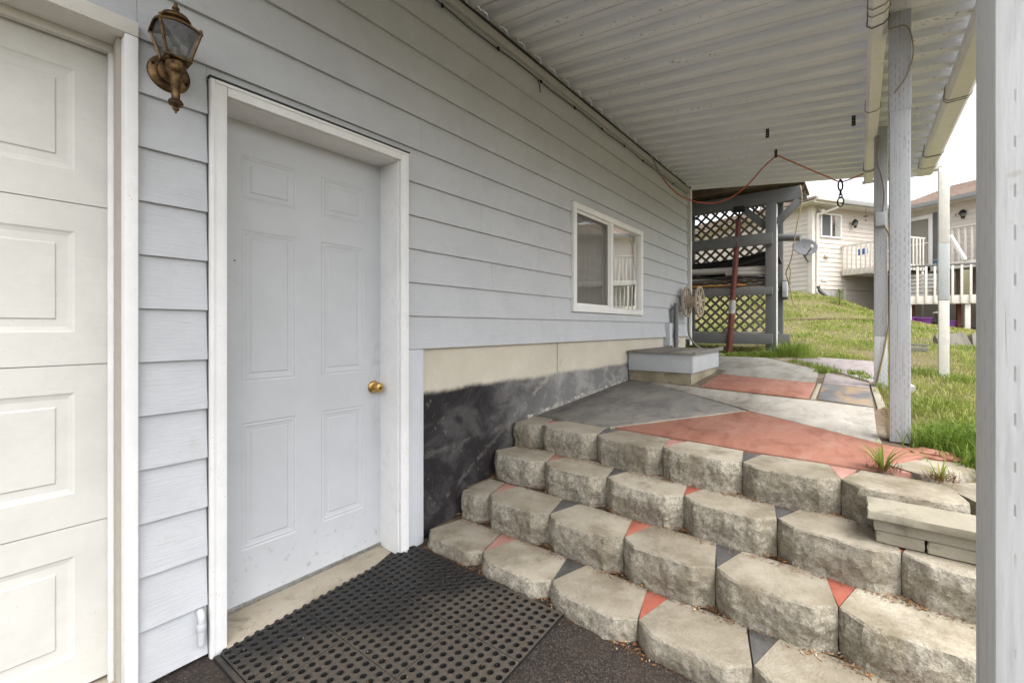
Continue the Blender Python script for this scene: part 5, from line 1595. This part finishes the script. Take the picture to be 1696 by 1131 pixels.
# grass blades
def in_poly(px, py, poly):
    inside = np.zeros(len(px), bool)
    n = len(poly)
    for i in range(n):
        x0, y0 = poly[i]; x1, y1 = poly[(i+1) % n]
        c = ((y0 > py) != (y1 > py)) & (px < (x1-x0)*(py-y0)/(y1-y0+1e-12)+x0)
        inside ^= c
    return inside
PATIO = [(2.0, 2.3), (2.0, -.62), (2.70, -.52), (3.0, -.36), (3.1, -.29), (3.32, -.17), (4.1, -.16), (5.1, -.13), (6.8, -.17), (7.0, .42), (6.75, .98), (6.75, 2.3)]
rng = np.random.default_rng(5)
def vnoise(x, y, s, o=0.):
    return np.array([mnoise.noise(Vector((a*s+o, b*s, o))) for a, b in zip(x, y)])
def blades(x, y, z, h, w, lean, tint, name, label=None, kind=None, cat=None, parent=None):
    n = len(x)
    ang = rng.uniform(0, 2*np.pi, n); la = rng.uniform(0, 2*np.pi, n)
    cx, cy = np.cos(ang)*w/2, np.sin(ang)*w/2
    lx, ly = np.cos(la)*lean*h, np.sin(la)*lean*h
    V = np.zeros((n, 5, 3))
    V[:, 0] = np.stack([x-cx, y-cy, z-.01], -1); V[:, 1] = np.stack([x+cx, y+cy, z-.01], -1)
    V[:, 2] = np.stack([x+cx*.75+lx*.35, y+cy*.75+ly*.35, z+h*.6], -1); V[:, 3] = np.stack([x-cx*.75+lx*.35, y-cy*.75+ly*.35, z+h*.6], -1)
    V[:, 4] = np.stack([x+lx, y+ly, z+h*(1-.35*lean)], -1)
    me = bpy.data.meshes.new(name)
    me.vertices.add(n*5); me.vertices.foreach_set('co', V.reshape(-1))
    b = np.arange(n)*5
    loops = np.stack([b, b+1, b+2, b+3, b+3, b+2, b+4], -1).reshape(-1)
    me.loops.add(n*7); me.loops.foreach_set('vertex_index', loops.astype(np.int32))
    me.polygons.add(n*2)
    ls = np.stack([np.arange(n)*7, np.arange(n)*7+4], -1).reshape(-1)
    me.polygons.foreach_set('loop_start', ls.astype(np.int32))
    me.polygons.foreach_set('loop_total', np.tile([4, 3], n).astype(np.int32))
    at = me.attributes.new('tint', 'FLOAT', 'POINT')
    at.data.foreach_set('value', np.repeat(tint, 5).astype(np.float32))
    me.materials.append(M['blade']); me.update(); me.validate()
    o = bpy.data.objects.new(name, me); col.objects.link(o); place(o, (0, 0, 0), None)
    if parent is not None: o.parent = parent; o.location = -WLOC[parent]
    tag(o, label, cat, None, kind)
    return o
XS, YS, HS, WS, LS, TS = [], [], [], [], [], []
def scatter(x0, x1, y0, y1, n, h, w, lean):
    x, y = rng.uniform(x0, x1, n), rng.uniform(y0, y1, n)
    k = ~in_poly(x, y, PATIO)
    k &= ~((x < 6.45) & (y > 1.85))
    d = (x-17)*bV.x*0 + 0
    u = (x-17)*bV.x+(y-1.2)*bV.y; v = (x-17)*aV.x+(y-1.2)*aV.y
    k &= ~((u > -.05) & (v > -.05)) & ~((u > U1-.05))
    s = (x-A_.x)*nn.x+(y-A_.y)*nn.y
    k &= ~((s > -.2) & (v < -.2) & (y < -.8))
    x, y = x[k], y[k]
    p = vnoise(x, y, 1.1, 3.)+.5*vnoise(x, y, 3.5, 9.)
    keep = rng.random(len(x)) < np.clip(.62+p*1.2, .06, 1)
    x, y, p = x[keep], y[keep], p[keep]
    n = len(x)
    XS.append(x); YS.append(y)
    HS.append(h*np.clip(rng.normal(1, .3, n), .4, 1.8)*(1+.5*np.clip(p, -.6, .8)))
    WS.append(np.full(n, w)*rng.uniform(.7, 1.3, n)); LS.append(np.clip(rng.normal(lean, .25, n), 0, 1.4))
    TS.append(np.clip(.60-p*.50+rng.normal(0, .17, n), 0, 1))
scatter(2.7, 4.5, -1.6, -.15, 15000, .055, .0042, .8)
scatter(4.5, 7.2, -1.9, .5, 22000, .050, .0050, .8)
scatter(6.6, 9.0, -2.0, 2.6, 24000, .048, .0065, .8)
scatter(9.0, 13, -3.2, 3.2, 30000, .052, .010, .8)
scatter(13, 18.5, -3.4, 4.2, 30000, .060, .013, .7)
# longer, greener growth at the step end and along the paving
def tuft(cx, cy, n, sp, h, lean, tint, w=.006):
    x, y = rng.normal(cx, sp, n), rng.normal(cy, sp, n)
    XS.append(x); YS.append(y); HS.append(h*rng.uniform(.5, 1.2, n)); WS.append(np.full(n, w)); LS.append(np.clip(rng.normal(lean, .3, n), 0, 1.5)); TS.append(np.clip(rng.normal(tint, .12, n), 0, 1))
for cx, cy, n, sp, h, t in ((3.18, -.36, 420, .06, .15, .12), (3.32, -.44, 380, .08, .15, .15), (3.05, -.47, 420, .07, .13, .15), (3.5, -.5, 300, .09, .11, .25), (2.95, -.62, 350, .09, .13, .2), (3.3, -.62, 300, .1, .12, .25),
                            (3.8, -.55, 220, .1, .09, .3), (4.3, -.42, 220, .1, .08, .35), (6.9, 1.0, 260, .05, .13, .22), (6.95, 1.2, 260, .06, .11, .25), (6.95, 1.42, 220, .07, .10, .3), (7.05, .8, 300, .09, .22, .2), (7.2, .72, 300, .10, .26, .2), (7.0, .62, 160, .07, .12, .3),
                            (5.65, .30, 200, .035, .07, .3), (5.75, .22, 120, .05, .06, .3), (5.95, .34, 140, .05, .07, .3), (6.2, .48, 110, .05, .06, .35), (5.62, .02, 160, .05, .07, .3), (5.4, -.06, 120, .05, .06, .3), (6.4, .62, 100, .05, .06, .35), (6.85, .50, 120, .06, .07, .35), (4.95, -.18, 140, .04, .09, .4), (4.7, -.2, 120, .05, .07, .5), (8.9, -.5, 200, .12, .11, .25), (6.0, -.75, 300, .09, .10, .25), (6.4, -.5, 260, .12, .10, .25)):
    tuft(cx, cy, n, sp, h, .7, t)
X_, Y_ = np.concatenate(XS), np.concatenate(YS)
Zg = np.concatenate([ground_z(X_[i:i+20000], Y_[i:i+20000]) for i in range(0, len(X_), 20000)])
inp = in_poly(X_, Y_, [(2.62, 1.915), (2.62, -.10), (3.05, -.28), (3.3, -.12), (6.8, -.16), (7.0, .42), (6.72, 1.0), (6.68, 1.915)])
Zg = np.where(inp, patio_z(X_)-.012, Zg)
blades(X_, Y_, Zg, np.concatenate(HS), np.concatenate(WS), np.concatenate(LS), np.concatenate(TS), 'grass', 'patchy yellow green lawn grass', 'stuff')

# weeds rooted in the step joint
def weed(x, y, z, n, h, label, seed_):
    rg = random.Random(seed_)
    e = empty('grass_weed', (x, y, z), label, 'weed', 'weeds growing in the top step joint')
    for i in range(n):
        a = rg.uniform(0, 2*math.pi); L = h*rg.uniform(.55, 1.15); out = rg.uniform(.15, .95)
        w = rg.uniform(.004, .0075)
        dx, dy = math.cos(a), math.sin(a)
        vs, fs = [], []
        m = 6
        for k in range(m+1):
            t = k/m
            r = out*L*t*(.35+.65*t); zz = L*t*(1-.45*out*t)
            ww = w*(1-t)**.6 * (.6+.8*t if t < .5 else 1)
            bx, by = x+rg.uniform(-.002, .002)+dx*(r+.01), y+dy*(r+.01)
            vs += [(bx-dy*ww, by+dx*ww, z+zz), (bx, by, z+zz-ww*.35), (bx+dy*ww, by-dx*ww, z+zz)]
        for k in range(m):
            for q in (0, 1): fs.append((k*3+q, k*3+q+1, k*3+q+4, k*3+q+3))
        o = mk('leaf', vs, fs, M['blade'], e, smooth=True)
        at = o.data.attributes.new('tint', 'FLOAT', 'POINT')
        tv_ = min(1, max(0, rg.gauss(.35, .25)))
        at.data.foreach_set('value', [tv_]*len(vs))
    # dry tangle at the root
    vs, fs = [], []
    for i in range(150):
        a = rg.uniform(0, 6.28); r = rg.uniform(.0, .065)
        p = Vector((x+r*math.cos(a), y+r*math.sin(a), z+rg.uniform(0, .012)))
        q = p+Vector((rg.uniform(-.03, .03), rg.uniform(-.03, .03), rg.uniform(0, .045)))
        s = Vector((.0016, .0008, 0)); b = len(vs)
        vs += [p-s, p+s, q+s*.5, q-s*.5]; fs.append((b, b+1, b+2, b+3))
    o = mk('dry_roots', vs, fs, M['litter'], e)
    at = o.data.attributes.new('tint', 'FLOAT', 'POINT'); at.data.foreach_set('value', [rg.uniform(.1, .75) for _ in vs])
weed(2.655, -.085, .565, 24, .17, 'larger leafy grass weed at the corner of the red slab', 3)
weed(2.63, -.27, .562, 12, .10, 'smaller grass weed on the end stone of the top step', 5)

# small conifer seedling on the slope
sh = empty('shrub', (15.6, .45, gz1(15.6, .45)), 'small pale green young conifer on the lawn slope', 'shrub')
zb = gz1(15.6, .45)
tube('stem', [(15.6, .45, zb-.02), (15.6, .45, zb+.42)], [.016, .006], M['darkwood'], sh, 6)
rs = random.Random(12)
vs, fs, tt = [], [], []
for i in range(900):
    hh = rs.random()**.8
    r = (.30*(1-hh)+.02)*rs.random()**.5; a = rs.uniform(0, 6.28)
    p = Vector((15.6+r*math.cos(a), .45+r*math.sin(a), zb+.03+hh*.42+rs.uniform(-.02, .02)))
    d = Vector((math.cos(a), math.sin(a), rs.uniform(-.3, .6)))*rs.uniform(.02, .05)
    s = Vector((-math.sin(a), math.cos(a), 0))*.010
    b = len(vs); vs += [p-s, p+s, p+d]; fs.append((b, b+1, b+2)); tt += [rs.uniform(.1, .7)]*3
o = mk('foliage', vs, fs, M['blade'], sh)
o['kind'] = 'stuff'
at = o.data.attributes.new('tint', 'FLOAT', 'POINT'); at.data.foreach_set('value', tt)

# ------------------------------------------------------------------ dry litter in the step joints and on the asphalt
rs = random.Random(21)
vs, fs, tt = [], [], []
def flake(x, y, z, s, t):
    a = rs.uniform(0, 6.28); k = rs.uniform(.2, .6)
    ux, uy = math.cos(a)*s, math.sin(a)*s
    b = len(vs)
    tz = rs.uniform(-.4, .4)*s
    vs.extend([(x-ux, y-uy, z), (x+uy*k, y-ux*k, z+abs(tz)), (x+ux, y+uy, z+tz*.5+.001), (x-uy*k, y+ux*k, z+.0015)])
    fs.append((b, b+1, b+2, b+3)); tt.extend([t]*4)
for r in range(4):
    zf = ROW_Z[r-1] if r else None
    for (jx, jy) in ROWS[r][0]:
        for i in range(70):
            y = jy+rs.gauss(0, .05); x = jx-.012-abs(rs.gauss(0, .022))-min(.045, abs(y-jy)*.7)
            z = (zf+.001 if zf is not None else drive_z(x, y)+.001)
            flake(x, y, z+rs.uniform(0, .004), rs.uniform(.003, .010), min(1, max(0, rs.gauss(.55, .25))))
    (xa, ya), (xb, yb) = ROWS[r][0][0], ROWS[r][0][-1]
    for i in range(900):
        t = rs.random(); y = ya+(yb-ya)*t; x = xa+(xb-xa)*t-.064-abs(rs.gauss(0, .018))
        z = (zf+.001 if zf is not None else drive_z(x, y)+.001)
        flake(x, y, z, rs.uniform(.0015, .006), min(1, max(0, rs.gauss(.30, .22))))
for i in range(520):
    x, y = rs.uniform(.45, 1.62), rs.uniform(-.2, 1.85)
    onmat = .60 < x < 1.55 and .92 < y < 1.87
    flake(x, y, drive_z(x, y)+(.0215 if onmat else .0015), rs.uniform(.0012, .004), min(1, max(0, rs.gauss(.7, .25))))
for i in range(700):
    x = rs.uniform(2.75, 6.4); y = rs.choice([rs.uniform(-.05, 1.8), -.10+abs(rs.gauss(0, .05))])
    flake(x, y, patio_z(x)+.003, rs.uniform(.0015, .005), min(1, max(0, rs.gauss(.3, .25))))
for i in range(900):
    x = rs.uniform(3.25, 4.9); y = -.12-abs(rs.gauss(0, .05))
    flake(x, y, gz1(3.9, -.2)*0+patio_z(x)-.006, rs.uniform(.003, .010), min(1, max(0, rs.gauss(.55, .25))))
li = mk('leaf_litter', vs, fs, M['litter'])
tag(li, 'scattered dry brown bits in the step joints and on the ground', kind='stuff')
at = li.data.attributes.new('tint', 'FLOAT', 'POINT'); at.data.foreach_set('value', tt)
